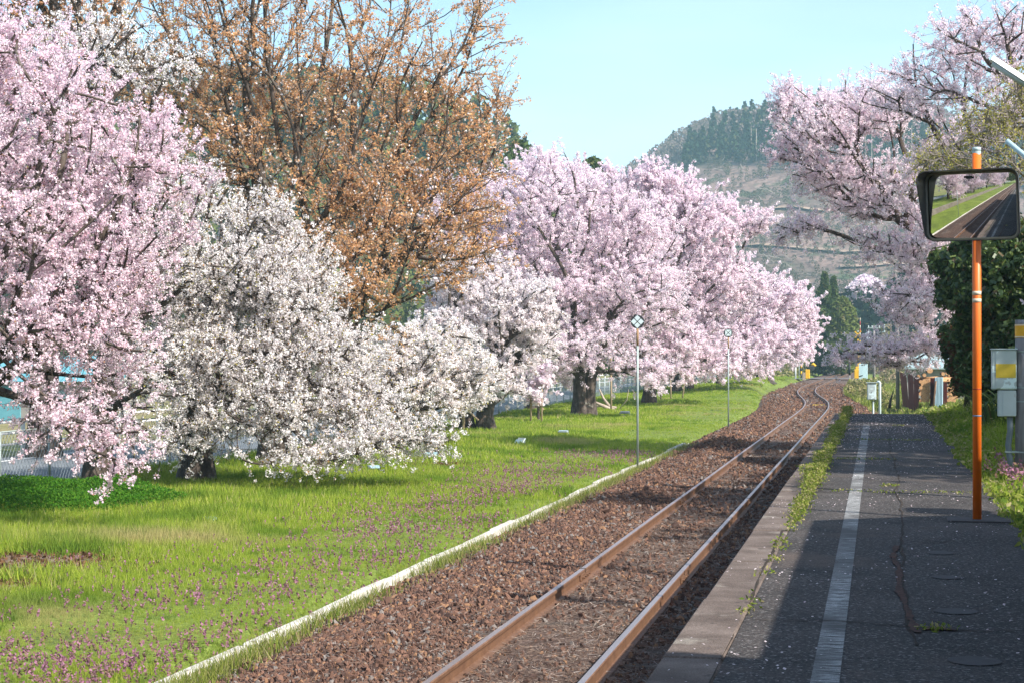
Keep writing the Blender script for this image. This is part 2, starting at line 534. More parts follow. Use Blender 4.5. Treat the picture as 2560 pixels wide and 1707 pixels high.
M['post_orange'] = flat('orange_paint', (.74, .150, .014), .42, .08, 4, spec=.45)
M['oldblue'] = flat('bare_galvanised', (.40, .50, .50), .5)
M['bandred'] = flat('red_tape', (.25, .02, .012), .5)
M['bandblue'] = flat('blue_tape', (.06, .20, .34), .5)
M['bandwhite'] = flat('cream_tape', (.68, .58, .44), .5)
M['hood'] = flat('mirror_hood', (.055, .055, .058), .35, .1, spec=.5)
M['rim'] = flat('mirror_rim', (.36, .33, .27), .5)
m_, nt_, o_ = mk('mirror_glass')
g_ = nd(nt_, 'ShaderNodeBsdfGlossy')
g_.inputs['Color'].default_value = (.80, .80, .78, 1)
g_.inputs['Roughness'].default_value = .02
nt_.links.new(g_.outputs[0], o_.inputs[0])
M['mirror'] = m_
M['black'] = flat('black_paint', (.028, .032, .036), .55)
M['plate'] = flat('pale_reflective_plate', (.62, .72, .74), .55, .06)
M['galv'] = surf('galvanised_pole', [(.27, .32, .32), (.36, .42, .41)], 4, .5, metal=.3)
M['rustgalv'] = flat('rusty_galvanised', (.30, .19, .10), .7)
M['boxgrey'] = surf('cabinet_paint', [(.34, .40, .41), (.42, .48, .49)], 3, .55, spots=[((.58, .70, .72), 3.2, .56, .58)], bump=.001)
M['boxplain'] = surf('cabinet_paint_plain', [(.42, .50, .52), (.50, .58, .60)], 3, .55)
M['boxrust'] = surf('cabinet_paint_rust', [(.40, .46, .48), (.46, .52, .54)], 3, .55, spots=[((.24, .13, .07), 6, .58, .70)])
M['yellow'] = flat('yellow_paint', (.56, .40, .045), .5)
M['polegrey'] = surf('weathered_pole', [(.17, .155, .15), (.27, .255, .25)], 5, .85, bump=.006, bscale=20, stretch=(6, 6, .6), spots=[((.34, .34, .34), 5, .6, .7)])
M['amber'] = flat('amber_tape', (.72, .36, .015), .45)
M['conduit'] = flat('grey_conduit', (.14, .17, .185), .5)
M['lampwhite'] = flat('lamp_housing', (.74, .77, .78), .35, .05)
M['paleblue'] = flat('pale_blue_paint', (.45, .62, .70), .5)
M['whitepaint'] = surf('white_rail_paint', [(.74, .74, .72), (.82, .82, .80)], 5, .5, spots=[((.42, .22, .10), 3, .66, .72)])
M['wire'] = flat('fence_wire', (.42, .47, .50), .5, metal=.4)
M['stake'] = flat('bamboo_stake', (.34, .255, .165), .8)
M['deadwood'] = flat('dead_wood', (.33, .27, .22), .9, .25)
M['redsheet'] = surf('red_corrugated', [(.085, .022, .018), (.15, .034, .026)], 3, .75, spots=[((.05, .022, .02), 2, .58, .7)], stretch=(1, 1, .2))
M['bluesheet'] = surf('blue_corrugated', [(.30, .42, .48), (.40, .52, .58)], 3, .7, stretch=(1, 1, .2))
M['logbark'] = flat('log_bark', (.15, .085, .05), .9, .3)
M['logend'] = surf('log_end', [(.42, .23, .11), (.58, .34, .17)], 6, .85, fine=(25, .2))
M['palesheet'] = surf('pale_roof_sheet', [(.26, .35, .36), (.34, .43, .44)], 1, .6)
M['shedwall'] = surf('grey_shed_wall', [(.22, .21, .20), (.34, .32, .30)], 1, .85)
M['redpaint'] = flat('red_paint', (.50, .03, .05), .5)
M['teal'] = surf('teal_sheet', [(.10, .30, .36), (.15, .38, .44)], 1, .55)
M['ylw'] = flat('crossing_yellow', (.72, .40, .02), .5)
M['cabinet'] = flat('crossing_cabinet', (.46, .62, .66), .5)
M['rooftile'] = surf('roof_tile', [(.10, .10, .11), (.16, .16, .17)], 5, .6)
M['timber'] = flat('station_timber', (.16, .10, .065), .8)
M['glasslamp'] = flat('floodlight_glass', (.30, .44, .52), .2, spec=.6)
M['pebblewhite'] = flat('white_stone', (.62, .60, .57), .8)
rngG = np.random.default_rng(7)

# ================================================================== SETTING
def sstep(a, b, x):
    t = np.clip((x - a) / (b - a), 0, 1)
    return t * t * (3 - 2 * t)
_ty = np.array([-300, 60, 72, 79, 87.1, 94, 101.3, 108, 114.4, 126, 144.3, 177, 214, 234.5, 250, 270, 300])
_tx = np.array([-2.73, -2.73, -2.72, -2.75, -2.97, -3.36, -3.87, -4.30, -4.61, -4.91, -4.89, -4.64, -4.19, -3.75, -2.9, -.6, 5.0])
_yy = np.arange(-300, 301, 1.0)
_xx = np.interp(_yy, _ty, _tx)
_k = np.exp(-np.linspace(-2, 2, 9) ** 2); _k /= _k.sum()
_xx = np.convolve(np.pad(_xx, 4, mode='edge'), _k, 'valid')
def TC(y):
    return np.interp(y, _yy, _xx)
PZ = .97                                                        # platform height above the rails
def lawn_z(x, y):
    z = -.25 + .035 * vnoise(x * .5, y * .4, 3) + .62 * np.exp(-((x + 9.2) / 2.6) ** 2 - ((y - 132) / 26) ** 2) + .12 * sstep(60, 120, y)
    return z - .25 * sstep(-3.3, -2.75, x - TC(y))
def verge_z(x, y):
    return .955 + .05 * vnoise(x * .7, y * .5, 5) * sstep(1.3, 2, x) + .5 * sstep(3, 9, x) - 1.3 * sstep(43.5, 47.5, y)
def right_z(x, y):
    d = x - .75
    return -.28 + .05 * vnoise(x * .5, y * .3, 8) - .75 * np.exp(-(d / .9) ** 2) * sstep(50, 58, y) * (1 - sstep(105, 130, y)) + .25 * sstep(3, 6, x)

V, F = grid_sheet(np.array([-520, -250, -120, -60, -30, 0, 30, 60, 120, 250, 520.]), np.array([-120, -60, 0, 100, 200, 400, 800, 1120.]), lambda x, y: -1.3 + 0 * x)
link('ground', np_mesh('ground', V, [F], M['ground']), kind='structure')
V, F = grid_sheet(np.arange(-16.4, -4.4, .4), np.concatenate([np.arange(-260, -70, 10.0), np.arange(-70, 236, 1.0)]), lawn_z)
link('lawn', np_mesh('lawn', V, [F], M['lawn'], smooth=True), kind='structure')
prof = np.array([[-3.2, -.42], [-2.75, -.25], [-2.35, -.20], [-2.05, -.14], [-1.75, -.09], [-1.4, -.12], [-1.0, -.148], [-.7, -.142], [-.45, -.138], [-.15, -.136], [.15, -.136], [.45, -.138], [.7, -.142], [1.0, -.16], [1.3, -.18], [1.62, -.20], [1.9, -.22], [2.3, -.27], [3.0, -.45]])
def bed_z(off, y):
    z = np.interp(off, prof[:, 0], prof[:, 1])
    return z + .05 * vnoise(off * 1.6 + 3, y * .55, 11) * np.exp(-((off + 1.9) / .45) ** 2) + .012 * vnoise(off * 4, y * 2.4, 12)
ys = np.concatenate([np.arange(-260, -70, 10.0), np.arange(-70, 9, 1.0), np.arange(9, 40, .25), np.arange(40, 290, 1.0)])
offs = np.concatenate([np.arange(-3.2, -1, .12), np.arange(-1, 3.05, .2)])
O_, Y_ = np.meshgrid(offs, ys)
Vb = np.stack([TC(Y_) + O_, Y_, bed_z(O_, Y_)], -1).reshape(-1, 3)
nx = len(offs)
i_ = (np.arange(len(ys) - 1)[:, None] * nx + np.arange(nx - 1)).ravel()
link('ballast_ground', np_mesh('ballast_ground', Vb, [np.stack([i_, i_ + 1, i_ + 1 + nx, i_ + nx], 1)], M['ballast'], smooth=True), kind='structure')
V, F = grid_sheet(np.concatenate([np.arange(1.2, 4, .35), np.arange(4, 30, 2.0)]), np.arange(-60, 50, 1.0), verge_z)
link('verge_ground', np_mesh('verge_ground', V, [F], M['lawn'], smooth=True), kind='structure')
V, F = grid_sheet(np.concatenate([np.arange(-3.0, 6, .45), np.arange(6, 60, 4.0)]), np.arange(43.2, 300, 1.5), lambda x, y: right_z(x, y) - .3 * (1 - sstep(.0, .7, x - TC(y) - 1.9)))
link('right_ground', np_mesh('right_ground', V, [F], M['lawn'], smooth=True), kind='structure')
V, F = grid_sheet(np.array([-22.6, -20, -18, -16.75]), np.arange(-260, 260, 10.0), lambda x, y: -.30 + 0 * x)
road = link('road', np_mesh('road', V, [F], M['road']), kind='structure')
for x0 in (-17.15, -21.9):
    mb = MB()
    for y0 in np.arange(-80, 250, 10.0):
        mb.add([(x0, y0, -.294), (x0 + .15, y0, -.294), (x0 + .15, y0 + 10, -.294), (x0, y0 + 10, -.294)], [(0, 1, 2, 3)])
    mb.obj('road_line', M['roadline'], road)
V, F = grid_sheet(np.array([-140, -110, -80, -60, -45, -35, -28, -22.7]), np.arange(-100, 330, 12.0), lambda x, y: -.35 + .015 * np.clip(-x - 30, 0, 200) * (1 + .3 * np.sin(y * .05)))
link('field', np_mesh('field', V, [F], M['field'], smooth=True), kind='structure')

# ---- platform: concrete body, asphalt top, one coping slab after the other along the edge, cracks, patches, white line
plat = link('platform', None, kind='structure')
MB().box((.11, 6.5, .225), (2.18, 73, 1.25)).obj('platform_wall', M['wall_concrete'], plat)
V, F = grid_sheet(np.linspace(-.728, 1.2, 12), np.arange(-30, 43.2, .6), lambda x, y: PZ + 0 * x)
link('platform_asphalt', np_mesh('platform_asphalt', V, [F], M['asphalt'], smooth=True), plat)
rr = random.Random(5)
y = -29.5
while y < 42.9:
    L = min(rr.uniform(1.9, 2.3), 43.0 - y)
    mb = MB().box((-.882 + rr.uniform(-.004, .004), y + L / 2, .915 + rr.uniform(-.003, .004)), (.296, L - .018, .122), bev=.012)
    mb.obj('coping_slab', M['coping'], plat)
    y += L
def strip(pts, wd, z, jitter, rng, name, m, parent, step=.06):
    pts = np.array(pts, float)
    s = np.concatenate([[0], np.cumsum(np.linalg.norm(np.diff(pts, axis=0), axis=1))])
    t = np.arange(0, s[-1], step)
    P = np.stack([np.interp(t, s, pts[:, 0]), np.interp(t, s, pts[:, 1])], 1)
    T = np.gradient(P, axis=0); T /= np.linalg.norm(T, axis=1)[:, None]
    Nn = np.stack([-T[:, 1], T[:, 0]], 1)
    w1 = np.cumsum(rng.normal(0, jitter, len(t))); w1 -= np.linspace(0, w1[-1], len(t))
    P = P + Nn * w1[:, None]
    kw = np.ones(5) / 5
    hw = wd * .8 * np.convolve(np.pad(np.clip(rng.lognormal(-.1, .8, len(t)), .1, 3), 2, mode='edge'), kw, 'valid')
    P = np.stack([np.convolve(np.pad(P[:, i], 2, mode='edge'), kw, 'valid') for i in (0, 1)], 1)
    A, B = P + Nn * (hw * rng.uniform(.3, .7, len(t)))[:, None], P - Nn * (hw * rng.uniform(.3, .7, len(t)))[:, None]
    V = np.concatenate([np.c_[A, np.full(len(t), z)], np.c_[B, np.full(len(t), z)]])
    n = len(t); i = np.arange(n - 1)
    return link(name, np_mesh(name, V, [np.stack([i + n, i + n + 1, i + 1, i], 1)], m), parent)
rng = np.random.default_rng(31)
cz = PZ + .005
strip([(.19, 8.9), (.17, 10), (.10, 12), (.13, 15), (.16, 20), (.2, 34)], .016, cz, .006, rng, 'crack', M['crack'], plat)
strip([(.20, 9.3), (.16, 10.8), (.11, 12.8), (.14, 13.6)], .040, cz + .002, .004, rng, 'crack', M['rustdirt'], plat)
strip([(-.7, 9.62), (-.2, 9.66), (.25, 9.50), (.55, 9.46), (1.2, 9.62)], .016, cz, .005, rng, 'crack', M['crack'], plat, .03)
strip([(.22, 9.5), (.36, 9.47), (.44, 9.45)], .07, cz + .002, .003, rng, 'crack', M['rustdirt'], plat, .03)
strip([(-.7, 13.62), (0, 13.7), (.7, 13.95), (1.2, 14.1)], .012, cz, .006, rng, 'crack', M['crack'], plat, .04)
strip([(-.7, 10.9), (-.3, 10.92), (.1, 10.88)], .008, cz, .004, rng, 'crack', M['crack'], plat, .04)
strip([(-.7, 18.6), (.2, 18.7), (1.1, 19.0)], .012, cz, .008, rng, 'crack', M['crack'], plat, .05)
strip([(-.7, 24.4), (.4, 24.5), (1.1, 24.6)], .012, cz, .008, rng, 'crack', M['crack'], plat, .06)
strip([(-.725, -5), (-.72, 12), (-.735, 20), (-.72, 42)], .014, cz + .001, .004, rng, 'crack', M['crack'], plat, .08)
for px, py, rx, ry in ((2436, 1650, .128, .13), (2389, 1526, .125, .12), (2352, 1380, .10, .13), (2366, 1441, .10, .10)):
    p = at(px, py, PZ + .004)
    a = np.arange(18) * 2 * math.pi / 18
    MB().add(np.c_[p[0] + rx * np.cos(a), p[1] + ry * np.sin(a), np.full(18, p[2])], [tuple(range(18))]).obj('cement_patch', M['patch'], plat)
# white line: worn paint brushed across the grain
m, nt, out = mk('worn_white_line')
b = nd(nt, 'ShaderNodeBsdfPrincipled')
b.inputs['Roughness'].default_value = .8
f1 = ramp(nt, noise(nt, 1.0, 5, .75, stretch=(7, 46, 1)), [(.45, (0, 0, 0)), (.57, (1, 1, 1))])
f2 = ramp(nt, noise(nt, 1.1, 3), [(.36, (.07, .07, .07)), (.64, (.9, .9, .9))])
f3 = ramp(nt, noise(nt, 150, 2), [(.42, (.25, .25, .25)), (.55, (1, 1, 1))])
fa = mix(nt, mix(nt, f1, f2, 1.0, 'MULTIPLY'), f3, .7, 'MULTIPLY')
nt.links.new(mix(nt, (.055, .052, .05), (.62, .63, .62), fa), b.inputs['Base Color'])
nt.links.new(b.outputs[0], out.inputs[0])
V, F = grid_sheet(np.array([-.30, -.235, -.172]), np.arange(-20, 37, .4), lambda x, y: PZ + .003 + 0 * x)
link('white_line', np_mesh('white_line', V, [F], m), plat)

# ---- whitewashed kerb between grass and ballast, stone by stone
kerb = link('kerb', None, kind='structure')
rr = random.Random(9)
y = -160.0
while y < 52:
    L = rr.uniform(1.3, 2.1) if y > -40 else 6.0
    dz = -.03 * max(0, (13.6 - y)) / 1.5 if 11 < y < 13.6 else 0
    if y > 41:
        dz -= rr.uniform(.0, .09)
    mb = MB().box((0, 0, 0), (.105, L - rr.uniform(.012, .05), .22), bev=.02)
    o = mb.obj('kerb_stone', M['kerb'], kerb)
    o.location = (-5.63 + rr.uniform(-.014, .014), y + L / 2, -.287 + dz + rr.uniform(-.026, .012))
    o.rotation_euler = (rr.uniform(-.01, .01), rr.uniform(-.06, .06), rr.uniform(-.012, .012))
    y += L

# ---- railway track: two rails along the curve, sleepers, fishplates at the joints
track = thing('railway_track', 'single rusty railway track of two rails on old sleepers winding into the distance', 'railway track')
rail_prof = np.array([[-.062, -.14], [-.062, -.128], [-.012, -.112], [-.009, -.045], [-.032, -.034], [-.0335, -.008], [-.026, 0], [.026, 0], [.0335, -.008], [.032, -.034], [.009, -.045], [.012, -.112], [.062, -.128], [.062, -.14]])
ry = np.concatenate([np.arange(-260, 60, 2.0), np.arange(60, 291, 1.0)])
rx = TC(ry)
tx = np.gradient(rx, ry)
nrm = np.stack([np.ones_like(tx), -tx], 1) / np.sqrt(1 + tx ** 2)[:, None]
for sgn in (-1, 1):
    P = np.stack([rx, ry], 1) + nrm * sgn * .565
    k = len(rail_prof)
    V = np.concatenate([np.c_[P[i] + nrm[i] * rail_prof[:, :1], rail_prof[:, 1] + .003 * math.sin(ry[i] * .35 + sgn)] for i in range(len(ry))])
    Fq, mt = [], []
    for i in range(len(ry) - 1):
        for j in range(k - 1):
            Fq.append((i * k + j, i * k + j + 1, (i + 1) * k + j + 1, (i + 1) * k + j)); mt.append(1 if j == 6 else 0)
    link('rail', np_mesh('rail', V, [np.array(Fq)], [M['rail'], M['railtop']], mt), track)
    for jy in (19.35, 29.35, 9.35, 39.4):
        mb = MB()
        for sd in (-1, 1):
            mb.box((TC(jy) + sgn * .565 + sd * .022, jy, -.075), (.024, .56, .075), bev=.006)
            for q in (-.2, -.07, .07, .2):
                mb.tube([(TC(jy) + sgn * .565 + sd * .03, jy + q, -.075), (TC(jy) + sgn * .565 + sd * .058, jy + q, -.075)], .013, 6)
        mb.obj('fishplate', M['rail'], track)
        MB().box((TC(jy) + sgn * .565, jy, -.02), (.072, .012, .046)).obj('rail_joint', M['crack'], track)
rr = random.Random(4)
slm = MB().box((0, 0, 0), (2.05, .21, .14), bev=.012).mesh('sleeper', M['sleeper'])
plm = MB().box((0, 0, 0), (.17, .15, .012), bev=.003).mesh('tie_plate', M['rail'])
for i, y in enumerate(np.arange(8.2, 122, .67)):
    o = link('sleeper', slm, track, (TC(y) + rr.uniform(-.04, .04), y, -.2135 + rr.uniform(-.004, .012)))
    o.rotation_euler = (0, 0, math.atan2(-(TC(y + .5) - TC(y - .5)), 1) + rr.uniform(-.02, .02))
    if y < 42:
        for s1 in (-1, 1):
            link('tie_plate', plm, o, (s1 * .565, 0, .072))

# ---- loose stuff on the ballast: angular stones, dry straw, small weeds
rng = np.random.default_rng(12)
SV, SF, sn = [], [], 0
for y0, y1, dens, size in ((9, 16, 1150, .030), (16, 26, 720, .037), (26, 45, 330, .046), (45, 90, 110, .062), (90, 150, 40, .078)):
    for o0, o1, k in ((-2.75, -.66, 1.0), (-.5, .5, .30), (.64, 1.66, .5), (1.66, 2.8, .8)):
        if o0 == 1.66 and y1 <= 45:
            continue
        n = int((y1 - y0) * (o1 - o0) * dens * k)
        y = rng.uniform(y0, y1, n); o = rng.uniform(o0, o1, n)
        keep = (vnoise(o * 1.3, y * .6, 40) > rng.uniform(-1.1, .35, n)) | (o < -1.2)
        keep &= ~((o < -2.45) & (rng.random(n) < .6))
        y, o = y[keep], o[keep]
        P = np.stack([TC(y) + o, y, bed_z(o, y) + size * .22], 1)
        P = P[in_view(P, 120)]
        SV.append(P); SF.append(size * rng.lognormal(0, .33, len(P)))
clusters('ballast_gravel', np.concatenate(SV), np.concatenate(SF), cluster_group('ballast_stones', 'stone', 9, 1, 0, 1, M['stone']), M['stone'], kind='stuff')
SV = []
for y0, y1, dens, ln in ((9, 16, 1700, .085), (16, 28, 950, .10), (28, 50, 260, .15), (50, 78, 70, .24)):
    for o0, o1, k in ((-.5, .5, 1.0), (.62, 1.62, .75), (-1.25, -.62, .45), (-2.6, -1.25, .16)):
        n = int((y1 - y0) * (o1 - o0) * dens * k)
        y = rng.uniform(y0, y1, n); o = rng.uniform(o0, o1, n)
        kk = vnoise(o * 1.1 + 5, y * .5, 44) > rng.uniform(-1, .5, n)
        y, o = y[kk], o[kk]
        P = np.stack([TC(y) + o, y, bed_z(o, y) + .012 + rng.uniform(0, .022, len(y))], 1)
        P = P[in_view(P, 100)]
        n = len(P)
        a = rng.uniform(0, 6.28, n); tl = rng.normal(0, .22, n)
        L = ln * rng.uniform(.4, 1.3, n) * .5
        U = np.stack([np.cos(a), np.sin(a), tl], 1) * L[:, None]
        W = np.stack([-np.sin(a), np.cos(a), rng.normal(0, .5, n)], 1) * (ln * .020)
        SV.append(np.stack([P - U - W, P + U - W * .3, P + U + W * .3, P - U + W], 1).reshape(-1, 3))
V = np.concatenate(SV)
quad_obj('dry_straw', V, np.arange(len(V)).reshape(-1, 4), M['straw'], kind='stuff')

# ---- grass
def blades(rng, P, h, wd, lean=.35):
    n = len(P)
    a = rng.uniform(0, 6.28, n)
    W = np.stack([np.cos(a), np.sin(a), np.zeros(n)], 1) * (wd * .5)[:, None]
    l = rng.normal(0, lean, (n, 2)) * h[:, None]
    T = P + np.c_[l, h]
    V = np.stack([P - W, P + W, T], 1).reshape(-1, 3)
    return V, np.arange(n * 3).reshape(-1, 3)
def lush_f(x, y):
    g = np.exp(-((x + 12.6) / 2.3) ** 2 - ((y - 27.0) / 3.2) ** 2)
    return g
rng = np.random.default_rng(77)
GV = []
for y0, y1, dens, wd in ((12, 18, 560, .0075), (18, 26, 340, .010), (26, 40, 170, .014), (40, 65, 75, .022), (65, 110, 26, .036), (110, 215, 8, .065)):
    n = int((y1 - y0) * 11 * dens)
    y = rng.uniform(y0, y1, n)
    x = rng.uniform(-16.3, -5.5, n) + (TC(y) + 2.73)
    P = np.stack([x, y, lawn_z(x, y) - .01], 1)
    k = in_view(P, 160)
    bare = 0
    for qx, qy, qr in ((70, 1412, 1.35), (1090, 1166, .9), (10, 1470, .7)):
        q = at(qx, qy, -.25)
        bare = bare + np.exp(-(((x - q[0]) / qr) ** 2 + ((y - q[1]) / qr) ** 2) ** 2)
    k &= rng.random(n) > bare * 1.05
    k &= vnoise(x * .9, y * .6, 50) > rng.uniform(-1.9, -.25, n)
    P = P[k]; x, y = P[:, 0], P[:, 1]
    tall = .066 + .04 * vnoise(x * .5, y * .4, 51) + .13 * sstep(-7.4, -10.5, x) * (1 - .6 * sstep(45, 80, y)) + .06 * sstep(0.2, .8, vnoise(x * .8, y * .7, 52))
    h = np.clip(tall, .05, .34) * rng.uniform(.6, 1.35, len(P))
    GV.append((P, h, wd))
for i, (P, h, wd) in enumerate(GV):
    g = cluster_group('grass_tuft_%d' % i, 'blades', 9, wd / .16, .30 + i * .12, 1, M['grass'])
    if i == 0:
        grass = clusters('grass', P, h, g, M['grass'], kind='stuff')
    else:
        clusters('grass', P, h, g, M['grass'], kind='stuff')

def soil_patch(px, py, rx, ry, seed):
    c = at(px, py, -.25)
    r = np.random.default_rng(seed)
    a = np.arange(40) * 2 * math.pi / 40
    f = 1 + .3 * vnoise(np.cos(a) * 2 + seed, np.sin(a) * 2, seed)
    ring = [np.stack([c[0] + rx * f * q * np.cos(a), c[1] + ry * f * q * np.sin(a)], 1) for q in (1, .6, .25)]
    P = np.concatenate(ring)
    V = np.c_[P, lawn_z(P[:, 0], P[:, 1]) + np.repeat([.004, .018, .02], 40)]
    j = np.arange(40); j1 = (j + 1) % 40
    F = [np.stack([k * 40 + j, k * 40 + j1, k * 40 + 40 + j1, k * 40 + 40 + j], 1) for k in (0, 1)] + [np.arange(80, 120)[None]]
    link('bare_soil', np_mesh('bare_soil', V, F, M['soil'], smooth=True), kind='structure')
    n = int(900 * rx * ry)
    t = np.sqrt(r.random(n)) * 1.1; b_ = r.uniform(0, 6.28, n)
    Q = np.stack([c[0] + rx * t * np.cos(b_), c[1] + ry * t * np.sin(b_), np.zeros(n)], 1)
    Q[:, 2] = lawn_z(Q[:, 0], Q[:, 1]) + .03
    v, f = petals(r, Q, .05, 1.5)
    quad_obj('leaf_litter', v, f, M['dry'], kind='stuff')
soil_patch(70, 1412, 1.5, 1.5, 1)
soil_patch(1090, 1166, .8, 1.2, 2)
soil_patch(10, 1470, .8, .7, 3)
def weed_patch(name, m, P, size, height, rng, aspect=1.7):
    """leaves spread through a low layer"""
    P = P + np.c_[rng.normal(0, .03, (len(P), 2)), rng.random(len(P)) ** .8 * height]
    v, f = petals(rng, P, size, aspect)
    return quad_obj(name, v, f, m, kind='stuff')
n = 120000
x = rng.normal(-14.2, 1.8, n); y = rng.normal(27.7, 2.0, n)
k = (np.exp(-((x + 14.2) / 2.2) ** 2 - ((y - 27.7) / 2.4) ** 2) + .25 * vnoise(x, y, 61) > .42) & (x > -16.2)
x, y = x[k][:34000], y[k][:34000]
weed_patch('lush_weeds', M['lush'], np.stack([x, y, lawn_z(x, y)], 1), .030, .06 + .5 * np.clip(np.exp(-((x + 14.2) / 2.2) ** 2 - ((y - 27.7) / 2.4) ** 2) + .3 * vnoise(x * 1.3, y * 1.3, 62), 0, 1), rng)
# purple dead-nettles along the kerb
n = 26000
y = 12.3 + 34 * rng.random(n) ** 1.25
x = -5.75 - np.abs(rng.normal(0, 1.75, n)) * (.7 + .3 * sstep(12, 18, y))
k = vnoise(x * 1.6, y * .8, 63) > rng.uniform(-.7, 1.1, n)
P = np.stack([x, y, lawn_z(x, y)], 1)
P = P[k & in_view(P, 100)][:4200]
hh = rng.uniform(.07, .17, len(P))
Pn = np.repeat(P, 5, axis=0)
tt = np.tile(np.linspace(.62, 1.0, 5), len(P))
Pn[:, 2] += np.repeat(hh, 5) * tt
Pn[:, :2] += rng.normal(0, .007, (len(Pn), 2))
v, f = petals(rng, Pn, .022 * (1.25 - .5 * (tt[:, None] - .6)), 1.2)
quad_obj('purple_nettle_flowers', v, f, M['nettle'], kind='stuff')
# weeds and dry stems at the foot of the kerb, on the ballast side
n = 15000
y = 12.3 + 38 * rng.random(n) ** 1.5
x = -5.5 + np.abs(rng.normal(0, .17, n)) - .12 * (rng.random(n) < .2)
P = np.stack([x, y, bed_z(x - TC(y), y)], 1)[vnoise(x * 2, y * .9, 65) > rng.uniform(-1, .6, n)]
P[:, 2] = np.maximum(P[:, 2], -.26)
v, f = blades(rng, P, rng.uniform(.05, .2, len(P)), np.full(len(P), .011), .4)
link('kerbside_weeds', np_mesh('kerbside_weeds', v, [f], M['weed']), kind='stuff')
# strip of weeds growing in the joint behind the coping
Pw = []
for yc in np.arange(14.4, 42.5, .16):
    d = sstep(14.2, 17.5, yc) * (1.0 + .45 * math.sin(yc * 1.7) + .35 * math.sin(yc * .63 + 1))
    n = int(150 * max(.08, d))
    Pw.append(np.stack([rng.normal(-.715, .016 + .016 * d * (1 + .5 * math.sin(yc * 2.3)), n), rng.uniform(yc, yc + .17, n), np.full(n, PZ), np.full(n, .03 + .12 * d)], 1))
for yc, n in ((9.9, 26), (10.3, 14), (11.6, 20), (12.4, 30), (13.1, 30), (13.6, 40)):
    Pw.append(np.stack([rng.normal(-.73, .02, n), rng.normal(yc, .10, n), np.full(n, PZ), np.full(n, .035)], 1))
for yc, x0, x1, n in ((18.7, -.5, 1.1, 150), (24.5, -.6, .2, 120), (30, -.4, .9, 160), (9.47, .22, .38, 60), (36, .3, .5, 60), (19.6, .05, .2, 60)):
    Pw.append(np.stack([rng.uniform(x0, x1, n), rng.normal(yc, .05, n), np.full(n, PZ), np.full(n, .03)], 1))
Pw = np.concatenate(Pw)
weed_patch('joint_weeds', M['weed'], Pw[:, :3], .018, Pw[:, 3], rng)
# verge on the right of the platform
n = 90000
y = 12.5 + 36 * rng.random(n) ** .8
x = 1.10 + 4.5 * rng.random(n) ** 1.5 + .08 * vnoise(y * 1.5, y * .3, 70) + .05
P = np.stack([x, y, verge_z(x, y)], 1)
P = P[in_view(P, 220)][:42000]
hh = (.05 + .27 * sstep(1.15, 2.2, P[:, 0])) * rng.uniform(.4, 1.3, len(P)) * (1 + .5 * vnoise(P[:, 0], P[:, 1], 71))
v, f = blades(rng, P, np.clip(hh, .03, .5), np.full(len(P), .013), .4)
link('verge_grass', np_mesh('verge_grass', v, [f], M['grass']), kind='stuff')
k = rng.random(len(P)) < .35
weed_patch('verge_weeds', M['weed'], P[k], .045, np.clip(hh[k], .02, .4), rng)
n = 90
P = np.stack([rng.normal(1.55, .16, n), rng.normal(20.2, 1.2, n), np.full(n, .98)], 1)
Pn = np.repeat(P, 5, axis=0); Pn[:, 2] += np.tile(np.linspace(.12, .22, 5), n); Pn[:, :2] += rng.normal(0, .012, (len(Pn), 2))
v, f = petals(rng, Pn, .032, 1.3)
quad_obj('verge_nettle_flowers', v, f, M['nettle'], kind='stuff')
# ground beyond the platform end, right of the track
n = 90000
y = 43 + 120 * rng.random(n) ** 1.4
x = TC(y) + 2.5 + 12 * rng.random(n) ** 1.3
P = np.stack([x, y, right_z(x, y)], 1)
P = P[in_view(P, 60)][:26000]
v, f = blades(rng, P, rng.uniform(.1, .38, len(P)), .02 + .0006 * P[:, 1], .4)
link('trackside_grass', np_mesh('trackside_grass', v, [f], M['weed']), kind='stuff')
# petals lying about
n = 5200
y = 7.6 + 35 * rng.random(n) ** 1.1
x = rng.uniform(-1.0, 1.15, n)
k = vnoise(x * 2, y, 75) > rng.uniform(-.5, 1.0, n)
k |= (y > 28) & (rng.random(n) < .8)
P = np.stack([x, y, np.full(n, PZ + .010)], 1)[k]
a = rng.uniform(0, 6.28, len(P)); s = rng.uniform(.0035, .0075, len(P))[:, None] * (1 + .9 * sstep(20, 40, P[:, 1:2]))
U = np.c_[np.cos(a), np.sin(a), rng.normal(0, .2, len(P))] * s; W = np.c_[-np.sin(a), np.cos(a), rng.normal(0, .2, len(P))] * s * .8
v, f = quads(P, U, W)
quad_obj('fallen_petals', v, f, M['petal'], kind='stuff')

